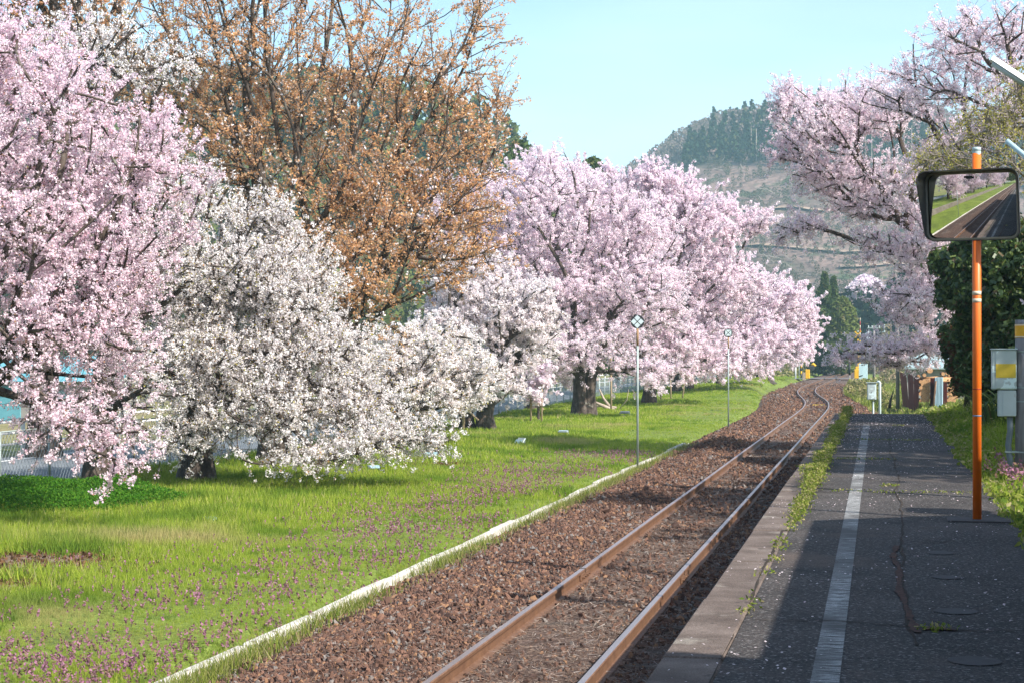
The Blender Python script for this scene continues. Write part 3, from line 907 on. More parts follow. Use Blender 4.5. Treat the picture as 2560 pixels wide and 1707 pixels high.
# ================================================================== TREES
def blob(px, py, d, rx, ry, rd, wt=1.0):
    c = pd(px, py, d)
    return (c[0], c[1], c[2], rx * d / FPX, rd, ry * d / FPX, wt)
def skeleton(rng, chains, blobs, N, bf, zmin, smooth=5, jit=.05):
    """grow limbs from the trunk chains towards points spread through the crown volume (balanced minimum tree)"""
    vol = np.array([b[3] * b[4] * b[5] * b[6] for b in blobs]) ** .8
    cnt = np.maximum(6, (N * vol / vol.sum()).astype(int))
    T = []
    for b, n in zip(blobs, cnt):
        u_ = rand_dirs(rng, n)
        lob = 1 + .26 * vnoise(u_[:, 0] * 3.2 + b[0], u_[:, 2] * 3.2 + u_[:, 1] * 2, int(abs(b[0] * 7 + b[2] * 13)) % 97)
        q = u_ * ((rng.random(n) ** .42) * lob)[:, None] * np.array(b[3:6]) + np.array(b[:3])
        T.append(q)
    T = np.concatenate(T)
    T = T[T[:, 2] > zmin]
    pos, par, plen, ok = [], [], [], []
    for ch, att in chains:                                    # ch: points; att: limbs may start from this index on
        p0 = -1
        for i, q in enumerate(ch):
            pos.append(np.array(q, float)); par.append(p0 if i else -1)
            plen.append(0 if i == 0 else plen[-1] + np.linalg.norm(pos[-1] - pos[-2]))
            ok.append(i >= att)
            p0 = len(pos) - 1
    pos = np.array(pos); plen = np.array(plen)
    best = np.full(len(T), 1e9); bj = np.zeros(len(T), int)
    for j in range(len(pos)):
        if ok[j]:
            c = np.linalg.norm(T - pos[j], axis=1) + bf * plen[j]
            m = c < best; best[m] = c[m]; bj[m] = j
    P, PL = list(pos), list(plen)
    alive = np.ones(len(T), bool)
    for _ in range(len(T)):
        i = int(np.argmin(np.where(alive, best, 1e9)))
        alive[i] = False
        j = bj[i]
        d = np.linalg.norm(T[i] - P[j])
        st = max(1, int(d / .75)) if d < 6 else 8
        for k in range(1, st + 1):                            # long reaches become several joints
            P.append(P[j] + (T[i] - P[j]) * k / st if st > 1 else T[i])
            par.append(j if k == 1 else len(P) - 2)
            PL.append(PL[j] + d * k / st)
        t = len(P) - 1
        c = np.linalg.norm(T - T[i], axis=1) + bf * PL[t]
        m = alive & (c < best)
        best[m] = c[m]; bj[m] = t
    P = np.array(P); par = np.array(par)
    n = len(P)
    nt = sum(len(c) for c, _ in chains)
    P[nt:] += rng.normal(0, jit, (n - nt, 3))
    cnt = np.zeros(n); ch = np.bincount(par[par >= 0], minlength=n)
    cnt[ch == 0] = 1
    order = np.arange(n)[::-1]
    dep = np.zeros(n, int)
    for i in range(n):
        if par[i] >= 0:
            dep[i] = dep[par[i]] + 1
    for i in np.argsort(-dep, kind='stable'):
        if par[i] >= 0:
            cnt[par[i]] += cnt[i]
    main = np.full(n, -1)
    for i in np.argsort(cnt, kind='stable'):
        if par[i] >= 0:
            main[par[i]] = i
    for _ in range(smooth):
        Q = P.copy()
        k = (par >= 0) & (main >= 0) & (np.arange(n) >= nt)
        Q[k] = .5 * P[k] + .25 * P[par[k]] + .25 * P[main[k]]
        P = Q
    return P, par, cnt, main, dep
def limb_mesh(P, par, R, main, dep, mask, S):
    n = len(P)
    A = np.zeros((n, 3))
    k = par >= 0
    A[k] = P[k] - P[par[k]]
    A[~k] = P[main[~k]] - P[~k]
    A /= np.linalg.norm(A, axis=1)[:, None] + 1e-9
    B = A.copy()
    kk = main >= 0
    B[kk] += A[main[kk]]
    B /= np.linalg.norm(B, axis=1)[:, None] + 1e-9
    ref = np.array([.37, .21, .90])
    def ring(c, ax, r):
        u = np.cross(ax, ref); u /= np.linalg.norm(u, axis=1)[:, None] + 1e-6
        v = np.cross(ax, u)
        a = np.arange(S) * 2 * math.pi / S
        return c[:, None] + r[:, None, None] * (np.cos(a)[None, :, None] * u[:, None] + np.sin(a)[None, :, None] * v[:, None])
    E = np.where(k & mask)[0]
    top = ring(P, B, R)
    ismain = main[par[E]] == E
    st = np.where(ismain[:, None, None], top[par[E]], ring(P[par[E]], A[E], np.minimum(R[E] * 1.25, R[par[E]] * .9)))
    # shared rings along a limb, own start ring for a side branch
    V = np.concatenate([top.reshape(-1, 3), st[~ismain].reshape(-1, 3)])
    s0 = par[E] * S
    s0 = s0.copy(); s0[~ismain] = n * S + np.arange((~ismain).sum()) * S
    e0 = E * S
    j = np.arange(S); j1 = (j + 1) % S
    F = np.stack([s0[:, None] + j, s0[:, None] + j1, e0[:, None] + j1, e0[:, None] + j], -1).reshape(-1, 4)
    used = np.unique(F); mp = np.zeros(len(V), int); mp[used] = np.arange(len(used))
    return V[used], mp[F]
def thin_tubes(A, B, r0, r1, S=3):
    D = B - A; L = np.linalg.norm(D, axis=1)[:, None] + 1e-9; D = D / L
    u = np.cross(D, np.array([.37, .21, .9])); u /= np.linalg.norm(u, axis=1)[:, None] + 1e-6
    v = np.cross(D, u)
    a = np.arange(S) * 2 * math.pi / S
    o = np.cos(a)[None, :, None] * u[:, None] + np.sin(a)[None, :, None] * v[:, None]
    V = np.concatenate([A[:, None] + o * r0[:, None, None], B[:, None] + o * r1[:, None, None]], 1).reshape(-1, 3)
    n = len(A); j = np.arange(S); j1 = (j + 1) % S
    b = (np.arange(n) * 2 * S)[:, None]
    return V, np.stack([b + j, b + j1, b + S + j1, b + S + j], -1).reshape(-1, 4)
def tree(kind, label, base, chains, blobs, N, r_trunk, seed, foliage, bf=.34, zmin=.45, twigs=3, twl=.5, twr=.0055, group=None, cat='tree', bark='bark', twbark='twig', droop=0., tip=.011, flare=1.5, smooth=5, jit=.05, pexp=2.15, twig_up=.15):
    """foliage: list of (part name, material, petal size, clusters per twig, petals per cluster, cluster radius, aspect)"""
    rng = np.random.default_rng(seed)
    base = np.array(base, float)
    ch = [([base + np.array(q) for q in c], a) for c, a in chains]
    P, par, cnt, main, dep = skeleton(rng, ch, blobs, N, bf, base[2] + zmin, smooth, jit)
    P = P - base
    roots = np.where(par < 0)[0]
    tot = cnt[roots].max()
    R = np.maximum(r_trunk * (cnt / tot) ** (1 / pexp), tip)
    nt = sum(len(c) for c, _ in ch)
    hz = np.clip(P[:nt, 2], 0, 9)
    R[:nt] *= 1 + (flare - 1) * np.exp(-hz / .28)
    P[roots, 2] -= .12
    root = thing(kind, label, cat, base, group)
    v1, f1 = limb_mesh(P, par, R, main, dep, R >= .045, 10)
    v2, f2 = limb_mesh(P, par, R, main, dep, R < .045, 4)
    link('trunk', np_mesh('trunk', np.concatenate([v1, v2]), [np.concatenate([f1, f2 + len(v1)])], M[bark], smooth=True), root)
    # twigs
    k = np.where((cnt <= 7) & (np.arange(len(P)) >= nt))[0]
    D = P[k] - P[par[k]]
    D /= np.linalg.norm(D, axis=1)[:, None] + 1e-9
    idx = np.repeat(np.arange(len(k)), twigs)
    n = len(idx)
    t = rng.random(n)[:, None]
    A = P[par[k[idx]]] * (1 - t) + P[k[idx]] * t
    dr = D[idx] * rng.uniform(.3, 1.1, (n, 1)) + rand_dirs(rng, n) * .8
    dr[:, 2] += twig_up - droop
    dr /= np.linalg.norm(dr, axis=1)[:, None]
    L = twl * rng.uniform(.35, 1.25, n)[:, None]
    B = A + dr * L * .55
    d2 = dr + rand_dirs(rng, n) * .38; d2[:, 2] += .12 - droop
    d2 /= np.linalg.norm(d2, axis=1)[:, None]
    C = B + d2 * L * .5
    if twr:
        w1 = np.full(n, twr)
        va, fa = thin_tubes(A, B, w1, w1 * .75)
        vb, fb = thin_tubes(B, C, w1 * .75, w1 * .35)
        link('twigs', np_mesh('twigs', np.concatenate([va, vb]), [np.concatenate([fa, fb + len(va)])], M[twbark]), root, kind='stuff')
    for (nm, mt, size, ncl, npt, rad, asp) in foliage:
        m = int(n * ncl)
        q = rng.integers(0, n, m)
        t = rng.random(m)[:, None] ** .8
        cpos = np.where(t < .5, A[q] + (B[q] - A[q]) * t * 2, B[q] + (C[q] - B[q]) * (t * 2 - 1))
        cpos = cpos + rng.normal(0, .025, (m, 3))
        cpos = cpos[cpos[:, 2] > .3]
        g = cluster_group(nm + '_cluster_' + mt, 'puff', npt, size, rad, asp, M[mt], seed=seed % 7)
        clusters(nm, cpos, rng.uniform(.7, 1.3, len(cpos)), g, M[mt], root, kind='stuff')
    return root
def clone(src, loc, rz, sc, label, group=None):
    r = src.copy(); COL.objects.link(r)
    r.location = loc; r.rotation_euler = (0, 0, rz); r.scale = (sc, sc, sc)
    r['label'] = label
    if group:
        r['group'] = group
    for c in src.children:
        q = c.copy(); COL.objects.link(q); q.parent = r
    return r
def gbase(px, py, z=-.25):
    p = at(px, py, z)
    p[2] = float(lawn_z(p[0], p[1]))
    return p
GRP = 'cherry trees in a row on the grass'
# pink tree just off the left edge
b = gbase(-190, 1312)
tree('cherry_tree', 'deep pink cherry tree reaching in from the left edge, nearest of the row', b,
     [([(0, 0, 0), (.05, .05, .6), (.2, .1, 1.3), (.35, .1, 1.9)], 2)],
     [blob(60, 330, 27, 320, 230, 3.0), blob(190, 560, 27, 240, 220, 2.8), blob(90, 760, 26.5, 270, 200, 2.8), blob(190, 900, 26, 190, 130, 2.0, .6), blob(40, 160, 27.5, 160, 120, 2.2), blob(-250, 400, 27, 330, 330, 3.5, .6), blob(-420, 800, 27, 250, 250, 3, .4),
      blob(310, 690, 27, 80, 130, 1.4), blob(400, 430, 27.6, 100, 55, 1.4, 1.4), blob(360, 330, 27.6, 60, 60, 1.0), blob(220, 1090, 25.5, 170, 45, .9, 1.5), blob(290, 1160, 25.3, 70, 28, .5, 2.5), blob(110, 1020, 26, 120, 60, 1.0)],
     1500, .32, 101, [('blossoms', 'pink', .0235, 6.6, 12, .056, 1.0)], group=GRP, bf=.30, twl=.70, zmin=.5)
# tall white tree behind it
b = gbase(245, 1230)
tree('cherry_tree', 'tall white cherry tree behind the deep pink one, sprays high before the bronze leaves', b,
     [([(0, 0, 0), (0, 0, .7), (.1, .1, 1.5), (.1, .1, 2.4)], 2)],
     [blob(350, 140, 34, 130, 90, 1.8), blob(180, 150, 34, 150, 110, 2.0), blob(440, 470, 33, 110, 120, 1.8), blob(330, 620, 33, 150, 200, 2.2), blob(120, 480, 33.5, 220, 240, 2.6), blob(400, 930, 32.5, 120, 120, 1.6, .5), blob(330, 1080, 32, 100, 60, 1.2, .5), blob(470, 640, 33, 70, 120, 1.4)],
     850, .26, 102, [('blossoms', 'white', .025, 3.3, 11, .058, 1.0)], group=GRP, twl=.62)
# the big white tree in front
b = gbase(490, 1203)
tree('cherry_tree', 'big white cherry tree sweeping its low branches to the grass before the bronze one', b,
     [([(0, 0, 0), (.02, 0, .6), (-.05, -.05, 1.2), (.1, -.1, 1.9), (.3, -.1, 2.5)], 2)],
     [blob(590, 560, 36.5, 60, 70, 1.0), blob(690, 555, 36.5, 60, 65, .9), blob(640, 690, 36, 150, 90, 2.0), blob(500, 790, 36, 120, 100, 2.0), blob(730, 750, 35.5, 110, 90, 1.8), blob(830, 890, 35, 120, 85, 1.8), blob(620, 890, 35, 150, 90, 2.2), blob(890, 1000, 34.5, 120, 55, 1.4),
      blob(720, 1010, 34, 150, 75, 1.8), blob(1000, 1085, 34.3, 120, 34, .8, 1.7), blob(1070, 1098, 34.4, 50, 22, .5, 2.2), blob(550, 1020, 34.5, 140, 75, 1.6, .8), blob(790, 1150, 33, 130, 36, .8, 1.6), blob(600, 1180, 32.6, 70, 28, .6, 2), blob(430, 690, 36, 80, 90, 1.4),
      blob(440, 900, 35.5, 110, 100, 1.8, .8), blob(900, 1120, 33.6, 110, 30, .8, 1.4), blob(780, 650, 36.5, 60, 60, 1.0, .8), blob(480, 1110, 33.5, 110, 40, 1.0, .7)],
     1900, .32, 103, [('blossoms', 'white', .025, 3.7, 12, .058, 1.0)], group=GRP, bf=.32, twl=.66, zmin=.55, twigs=4, twr=.006)
# tall bronze-leaved wild cherry
b = gbase(690, 1160)
OR = [blob(760, 240, 42, 330, 270, 3.6), blob(1040, 230, 42, 210, 230, 2.6), blob(1120, 440, 41.5, 150, 150, 2.2), blob(1010, 640, 40.5, 220, 120, 2.4), blob(520, 180, 43, 270, 210, 3.2), blob(700, -130, 42, 400, 200, 4.0, .6), blob(1130, 655, 40, 120, 42, 1.3, 1.5),
      blob(1200, 60, 42, 70, 110, 1.2, 1.5), blob(1240, 260, 42, 60, 80, 1.0, 1.5), blob(850, 520, 41, 230, 130, 2.4), blob(620, 420, 42, 200, 130, 2.6), blob(930, 800, 40, 130, 80, 1.6, .7), blob(1080, 590, 40, 190, 80, 1.8, 1.3), blob(980, 470, 41, 200, 120, 2.2), blob(900, 720, 38, 160, 110, 1.6, 1.2), blob(1230, 380, 41.5, 65, 110, 1.2, 1.5), blob(1190, 540, 41, 80, 60, 1.2, 1.4), blob(820, 640, 38.5, 140, 80, 1.5)]
tree('wild_cherry_tree', 'tall wild cherry with bronze young leaves fanning up behind the big white one', b,
     [([(0, 0, 0), (0, 0, 1.), (.05, .05, 2.1), (.05, .1, 3.2), (.15, .1, 4.4)], 2)], OR,
     1800, .36, 104, [('young_leaves', 'orange', .026, 4.3, 6, .06, 1.8), ('blossoms', 'white', .032, 1.5, 4, .04, 1.0)], bf=.46, twl=.80, twr=.0085, twbark='midtwig', zmin=2.0, smooth=4, group='bronze-leaved wild cherries', jit=.06, twig_up=.3, pexp=2.0)
b = gbase(110, 1135)
tree('wild_cherry_tree', 'bronze-leaved wild cherry showing above the deep pink tree at the top left', b,
     [([(0, 0, 0), (0, 0, 1.5), (.1, 0, 3.), (.1, 0, 4.5)], 2)],
     [blob(150, 60, 46, 260, 160, 3.2), blob(60, -120, 46, 330, 160, 3.5), blob(330, 330, 46, 130, 200, 2.6), blob(-150, 200, 46, 220, 260, 3, .6)],
     620, .36, 105, [('young_leaves', 'orange', .036, 3.0, 5, .07, 1.8), ('blossoms', 'white', .04, 1.4, 5, .06, 1.0)], bf=.6, twl=.6, twr=.0075, zmin=2.0, group='bronze-leaved wild cherries', twig_up=.3)
# two white trees before the pink row
b = gbase(1003, 1115)
tree('cherry_tree', 'low white cherry tree half hidden by the sweeping branches, left of the staked one', b,
     [([(0, 0, 0), (-.25, 0, .7), (-.3, -.1, 1.2), (-.1, 0, 1.8)], 1)],
     [blob(1000, 950, 49.5, 140, 95, 2.3), blob(1120, 980, 49, 130, 80, 1.8), blob(900, 1000, 49, 100, 80, 1.8), blob(1060, 870, 50, 140, 70, 2.2), blob(1200, 930, 49.5, 60, 50, 1.2), blob(1010, 1050, 48.5, 110, 30, 1.2)],
     700, .32, 106, [('blossoms', 'white', .031, 6.0, 12, .072, 1.0)], group=GRP, zmin=.7, twl=.42)
b = gbase(1194, 1078)
t_ = tree('cherry_tree', 'white cherry tree with a forked trunk standing by the wooden props', b,
     [([(-.35, 0, 0), (-.42, 0, .6), (-.4, 0, 1.3), (-.5, 0, 2.1)], 2), ([(.32, 0, 0), (.25, 0, .6), (.45, 0, 1.3), (.7, 0, 2.1)], 2)],
     [blob(1240, 770, 59.5, 170, 95, 2.8), blob(1180, 680, 60, 120, 70, 2.6), blob(1330, 840, 59, 90, 75, 2.2), blob(1130, 850, 58.5, 120, 95, 2.3), blob(1230, 950, 58, 110, 65, 1.8), blob(1330, 740, 59.5, 70, 60, 1.6)],
     850, .28, 107, [('blossoms', 'farwhite', .036, 6.5, 13, .085, 1.0)], group=GRP, zmin=.9, twl=.45)
# the pale pink row
def pinktree(px, py, lab, blobs, N, r, seed, size, chains=None, z=-.25, ncl=4.2, twl=.6):
    b = gbase(px, py, z)
    return tree('cherry_tree', lab, b, chains or [([(0, 0, 0), (.05, 0, .8), (0, 0, 1.6), (.15, 0, 2.4)], 2)], blobs, N, r, seed,
                [('blossoms', 'palepink', size * .36, ncl * 1.75, 13, size * .72, 1.0)], group=GRP, bf=.30, twl=twl * 1.3, twr=.008, zmin=1.3, tip=.014, twig_up=.05)
p1 = pinktree(1462, 1040, 'spreading pale pink cherry tree with a thick forked trunk, first of the pink row',
     [blob(1400, 560, 74, 260, 160, 4.2), blob(1300, 730, 73, 210, 120, 3.6), blob(1560, 740, 73, 200, 120, 3.6), blob(1440, 870, 72, 200, 75, 2.8), blob(1140, 560, 75, 120, 130, 3.0), blob(1350, 425, 75, 90, 55, 2.0), blob(1620, 930, 71, 110, 35, 1.6, 1.5), blob(1600, 600, 74, 110, 90, 2.5), blob(1320, 900, 71, 110, 40, 1.8)],
     1500, .31, 111, .125, [([(-.2, 0, 0), (-.2, 0, .8), (-.2, 0, 1.7), (-.55, 0, 2.6)], 2), ([(.2, .1, 0), (.2, .1, .8), (.27, 0, 1.7), (.65, 0, 2.6)], 2)])
p2 = pinktree(1622, 1012, 'tall pale pink cherry tree behind the nearer disc sign',
     [blob(1680, 590, 90, 200, 150, 4.4), blob(1800, 720, 90, 140, 100, 3.8), blob(1600, 800, 89, 190, 110, 4.2), blob(1720, 880, 88, 170, 70, 3.6), blob(1875, 555, 90, 60, 40, 1.6, 1.6), blob(1640, 450, 90, 100, 42, 2.2, 1.4), blob(1760, 520, 90, 90, 50, 2.2), blob(1690, 950, 86, 90, 28, 1.6, 1.4), blob(1500, 470, 91, 120, 60, 2.6)],
     1400, .31, 112, .14, None, ncl=4.4, twl=.65)
p3 = pinktree(1690, 980, 'pale pink cherry tree behind the farther disc sign, branches over the grass mound',
     [blob(1830, 740, 112, 140, 95, 4.2), blob(1740, 820, 111, 130, 90, 4.2), blob(1880, 860, 110, 120, 70, 3.8), blob(1950, 760, 112, 70, 70, 2.8), blob(1800, 910, 108, 120, 28, 2.2, 1.3), blob(1680, 700, 113, 110, 90, 4)],
     900, .30, 113, .18, None, z=-.1, ncl=4.2, twl=.8)
p5 = pinktree(1885, 955, 'farthest big pale pink cherry tree, its crown rounding down to the level crossing',
     [blob(1960, 775, 150, 85, 62, 4.0), blob(1910, 850, 150, 90, 55, 3.8), blob(2010, 825, 150, 40, 55, 2.4), blob(1990, 880, 148, 50, 28, 2.0, 1.3), blob(1880, 740, 151, 70, 60, 3.6)],
     620, .30, 115, .24, [([(-.6, 0, 0), (-.6, 0, 1), (-.9, 0, 2.2)], 1), ([(.3, 0, 0), (.5, 0, 1), (.9, 0, 2.2)], 1)], z=-.1, ncl=3.6, twl=1.0)
pinktree(1926, 952, 'slim dark-trunked cherry tree at the end of the row, nearest the stump',
     [blob(1960, 890, 158, 50, 30, 2.0), blob(1925, 870, 158, 45, 35, 2.2)],
     160, .22, 116, .22, [([(0, 0, 0), (.1, 0, 1), (.3, 0, 2.0)], 1)], z=-.1, ncl=2.5, twl=.9)
for px, py, rz, sc, lab in ((1330, 1018, 2.2, .93, 'pale pink cherry tree whose top shows between the bronze leaves and the pink row'),
                            (1724, 976, 1.1, .80, 'leaning pale pink cherry tree behind the mound, left of the twin trunks'),
                            (1800, 966, 3.6, .78, 'pale pink cherry tree over the grass mound, before the twin trunks')):
    b = gbase(px, py, -.12)
    clone(p2 if sc > .9 else p3, b, rz, sc, lab, GRP)
clone(p3, (9.2, 19.5, .95), 1.3, .90, 'pale pink cherry tree beside the platform, just outside the right edge', 'cherry trees right of the platform')
clone(p3, (10.6, 30.0, 1.0), 4.2, 1.0, 'second pale pink cherry tree beside the platform, outside the right edge and farther on', 'cherry trees right of the platform')
clone(p1, (-13.4, -4.0, -.25), 1.0, .9, 'pale pink cherry tree seen only in the mirror, behind the photographer', 'cherry trees seen in the mirror')
clone(p2, (-12.8, -17.0, -.25), 2.6, .8, 'second pale pink cherry tree seen in the mirror, farther back', 'cherry trees seen in the mirror')
clone(p3, (-13.5, -48.0, -.25), 2.0, 1.0, 'fourth pale pink cherry tree seen in the mirror, near its vanishing track', 'cherry trees seen in the mirror')
clone(p3, (-11.0, -70.0, -.25), 3.0, 1.0, 'farthest pale pink cherry tree seen in the mirror', 'cherry trees seen in the mirror')
clone(p1, (-13.2, -32.0, -.25), 4.0, .9, 'third pale pink cherry tree seen in the mirror, at the far end', 'cherry trees seen in the mirror')
clone(p2, (-12.9, 9.0, -.25), 5.0, .72, 'pale pink cherry tree seen in the mirror, opposite the camera', 'cherry trees seen in the mirror')

# trees on the right
b = pd(2462, 985, 46.0)
tree('cherry_tree', 'leaning mauve pink cherry tree rising left from behind the evergreen bush', b,
     [([(0, 0, 0), (-.45, 0, 1.1), (-.95, 0, 2.35), (-1.45, 0, 3.4), (-1.95, 0, 4.5)], 1)],
     [blob(2050, 330, 46, 120, 95, 2.2), blob(2180, 270, 46.5, 120, 70, 2.2), blob(2060, 440, 46, 110, 50, 1.6), blob(2190, 480, 46, 140, 90, 2.0), blob(2010, 575, 45.5, 95, 24, .9, 1.8), blob(2240, 620, 45, 120, 50, 1.7), blob(2280, 760, 45, 120, 70, 1.9), blob(2230, 880, 45, 110, 38, 1.4, 1.2),
      blob(2340, 690, 46, 80, 100, 1.7), blob(1960, 245, 46, 40, 35, .8, 1.8), blob(1940, 390, 46, 45, 14, .5, 2.5), blob(2110, 890, 45, 45, 22, .7, 1.5), blob(2320, 870, 45, 90, 36, 1.2, 1.3), blob(2330, 560, 46, 80, 60, 1.6)],
     1150, .20, 121, [('blossoms', 'palepink', .027, 5.2, 12, .065, 1.0)], bf=.38, twl=.58, zmin=-1.2, group='cherry trees right of the platform', flare=1.2, twr=.006, pexp=2.4)
b = pd(2720, 960, 42.0)
tree('cherry_tree', 'pink cherry tree filling the top right corner above the lamp', b,
     [([(0, 0, 0), (-.3, 0, 1.2), (-.8, 0, 2.4), (-1.4, 0, 3.6)], 2)],
     [blob(2430, 130, 41, 150, 80, 2.2), blob(2300, 240, 42, 140, 62, 2.2), blob(2520, 260, 40.5, 130, 110, 2.2), blob(2560, 70, 40, 110, 60, 1.8), blob(2400, 380, 43, 140, 100, 2.2), blob(2270, 180, 42.5, 70, 25, 1.2, 1.5), blob(2400, 60, 41, 60, 28, 1.1, 1.5), blob(2720, 250, 41, 150, 200, 2.5, .9), blob(2950, 300, 38, 200, 220, 3, .9), blob(2850, 480, 34, 150, 120, 2.4, .9)],
     950, .26, 122, [('blossoms', 'palepink', .027, 5.0, 11, .06, 1.0)], bf=.36, twl=.6, zmin=1, group='cherry trees right of the platform', twr=.006)
b = pd(2775, 1030, 26.0)
tree('budding_tree', 'tangled grey-twigged tree with yellow-green buds above the orange-posted mirror', b,
     [([(0, 0, 0), (-.1, 0, 1.0), (-.3, 0, 2.0), (-.5, 0, 2.8)], 2)],
     [blob(2470, 330, 26, 110, 80, 1.3), blob(2530, 420, 25.5, 110, 55, 1.1), blob(2390, 430, 26, 80, 60, 1.1), blob(2560, 250, 26, 90, 80, 1.2), blob(2420, 480, 26.5, 110, 50, 1.1), blob(2700, 300, 26, 120, 150, 1.6, .5), blob(2330, 400, 27, 60, 40, .8), blob(2820, 420, 26, 170, 170, 2.2), blob(3050, 300, 26, 200, 200, 2.4, .7), blob(2650, 420, 24, 120, 80, 1.6)],
     1150, .13, 123, [('buds', 'budgreen', .022, 2.2, 3, .05, 1.5)], bf=.22, twl=.42, twr=.0048, zmin=.6, bark='greytwig', twbark='greytwig', jit=.10, smooth=2, tip=.007, droop=.05, twigs=4)
b = pd(2560, 1050, 37.5)
tree('evergreen_bush', 'big dark glossy evergreen bush behind the orange post', b,
     [([(0, 0, 0), (0, 0, .6), (-.1, 0, 1.2)], 1)],
     [blob(2500, 740, 37, 90, 120, 1.6), blob(2440, 720, 38, 60, 80, 1.1), blob(2540, 900, 36, 80, 110, 1.5), blob(2600, 720, 37, 100, 140, 1.8), blob(2450, 850, 38, 45, 80, .9), blob(2400, 690, 38.5, 30, 40, .6, 1.5), blob(2385, 640, 38.6, 26, 36, .5, 1.5), blob(2470, 610, 37.5, 50, 40, .9, 1.2), blob(2480, 960, 36.5, 50, 60, .9), blob(2590, 1000, 35, 60, 60, 1)],
     560, .15, 124, [('leaves', 'ever', .046, 15, 11, .17, 2.0), ('dry_leaves', 'dry', .045, .8, 5, .12, 1.6)], bf=.2, twl=.40, zmin=-.1, cat='bush', tip=.008)
b = pd(2415, 1020, 40.5)
tree('shrub', 'brownish leafy shrub between the log store and the evergreen bush', b,
     [([(0, 0, 0), (.05, 0, .4), (.1, 0, .8)], 0)],
     [blob(2420, 900, 40.5, 34, 75, .7), blob(2440, 960, 40, 30, 50, .7), blob(2400, 850, 40.5, 26, 40, .5)],
     150, .06, 125, [('leaves', 'ever', .05, 7, 6, .12, 1.9), ('dry_leaves', 'dry', .045, 5, 6, .12, 1.7)], bf=.2, twl=.35, zmin=-.1, cat='shrub', tip=.006)
# strap-leaved clump at the foot of the bush
rng = np.random.default_rng(5)
cl = thing('strap_leaf_plant', 'clump of dark strap leaves at the foot of the bush, left of the grey pole', 'plant', pd(2505, 1070, 31.5))
n = 130
a = rng.uniform(0, 6.28, n); L = rng.uniform(.35, .8, n); rd = rng.uniform(0, .45, n)
B0 = np.stack([np.cos(a) * rd, np.sin(a) * rd, np.zeros(n)], 1)
o_ = np.stack([np.cos(a), np.sin(a), np.zeros(n)], 1); sd = np.stack([-np.sin(a), np.cos(a), np.zeros(n)], 1)
V, F = [], []
for t, wv, zz, oo in ((0, .016, 0, 0), (.5, .02, .75, .28), (.8, .014, .88, .62), (1, .002, .72, .95)):
    c = B0 + o_ * (L * oo)[:, None] + np.array([0, 0, 1.0]) * (L * zz)[:, None]
    V += [c - sd * wv, c + sd * wv]
V = np.stack(V, 1).reshape(-1, 3)
for s_ in range(3):
    q = np.arange(n) * 8 + s_ * 2
    F.append(np.stack([q, q + 1, q + 3, q + 2], 1))
link('leaves', np_mesh('leaves', V, F, M['ever']), cl, kind='stuff')

# ================================================================== HILLS, FAR WOODS, FAR TREES
def ridge_hill(name, prof, y0, y1, y2, m, seed, amp, step=6.0, kind='structure'):
    """prof: (x, height) along the ridge; foot at y0, crest at y1, back at y2"""
    pr = np.array(sorted(prof))
    def zf(x, y):
        h = np.interp(x, pr[:, 0], pr[:, 1])
        s = sstep(y0, y1, y) ** 1.15 * (1 - sstep(y1, y2, y))
        z = h * s
        return z + amp * (vnoise(x * .03, y * .03, seed) + .5 * vnoise(x * .09, y * .09, seed + 1)) * np.clip(z / 25, 0, 1) - 1.2
    V, F = grid_sheet(np.arange(pr[0, 0], pr[-1, 0] + step, step), np.arange(y0, y2, step), zf)
    link(name, np_mesh(name, V, [F], m, smooth=True), kind=kind)
    return zf
def xz(px, py, d):
    p = pd(px, py, d)
    return p[0], p[2]
M['lefthill'] = surf('wooded_hill_ground', [(.045, .06, .025), (.075, .085, .035), (.10, .09, .05)], .08, .95)
M['clearing'] = surf('cleared_slope', [(.075, .070, .05), (.15, .105, .088), (.21, .145, .125), (.11, .09, .065)], .035, .95, bump=.8, bscale=.25,
                     spots=[((.065, .085, .04), .10, .55, .66)], fine=(.5, .35))
lh = ridge_hill('wooded_hill', [xz(1520, 900, 300), xz(1400, 700, 300), xz(1340, 540, 300), xz(1270, 400, 300), xz(1180, 330, 300), xz(1000, 270, 300), xz(700, 220, 300), xz(300, 200, 300), xz(0, 260, 300), xz(-400, 400, 300), xz(-900, 800, 300)], 170, 300, 480, M['lefthill'], 5, 2.0)
rh = ridge_hill('cleared_hill', [xz(1380, 860, 700), xz(1480, 720, 700), xz(1540, 580, 700), xz(1600, 490, 700), xz(1640, 448, 700), xz(1700, 400, 700), xz(1756, 365, 700), xz(1820, 335, 700), xz(1900, 318, 700), xz(2050, 292, 700), xz(2200, 300, 700), xz(2330, 340, 700), xz(2560, 420, 700), xz(2900, 560, 700), xz(3400, 830, 700)], 330, 700, 1050, M['clearing'], 9, 3.0, 7.0)
def tuft_obj(name, P, kind, h, mt, parent=None):
    return clusters(name, P, h, cluster_group(kind + '_tree_' + mt, kind, 90, .080, 0, 1, M[mt]), M[mt], parent, kind='stuff')
rng = np.random.default_rng(55)
def scatter(zf, n, x0, x1, y0, y1, cond=None):
    x = rng.uniform(x0, x1, n); y = rng.uniform(y0, y1, n)
    z = zf(x, y)
    k = z > .5
    if cond is not None:
        k &= cond(x, y, z)
    return np.stack([x, y, z], 1)[k]
P = scatter(lh, 1700, -200, -34, 185, 305)
P = P[in_view(P, 40)]
k = rng.random(len(P)) < .55
tuft_obj('conifer_forest', P[k], 'cone', rng.uniform(5, 8.5, k.sum()), 'darkwood')
tuft_obj('mixed_forest', P[~k], 'round', rng.uniform(4.5, 7.5, (~k).sum()), 'olive')
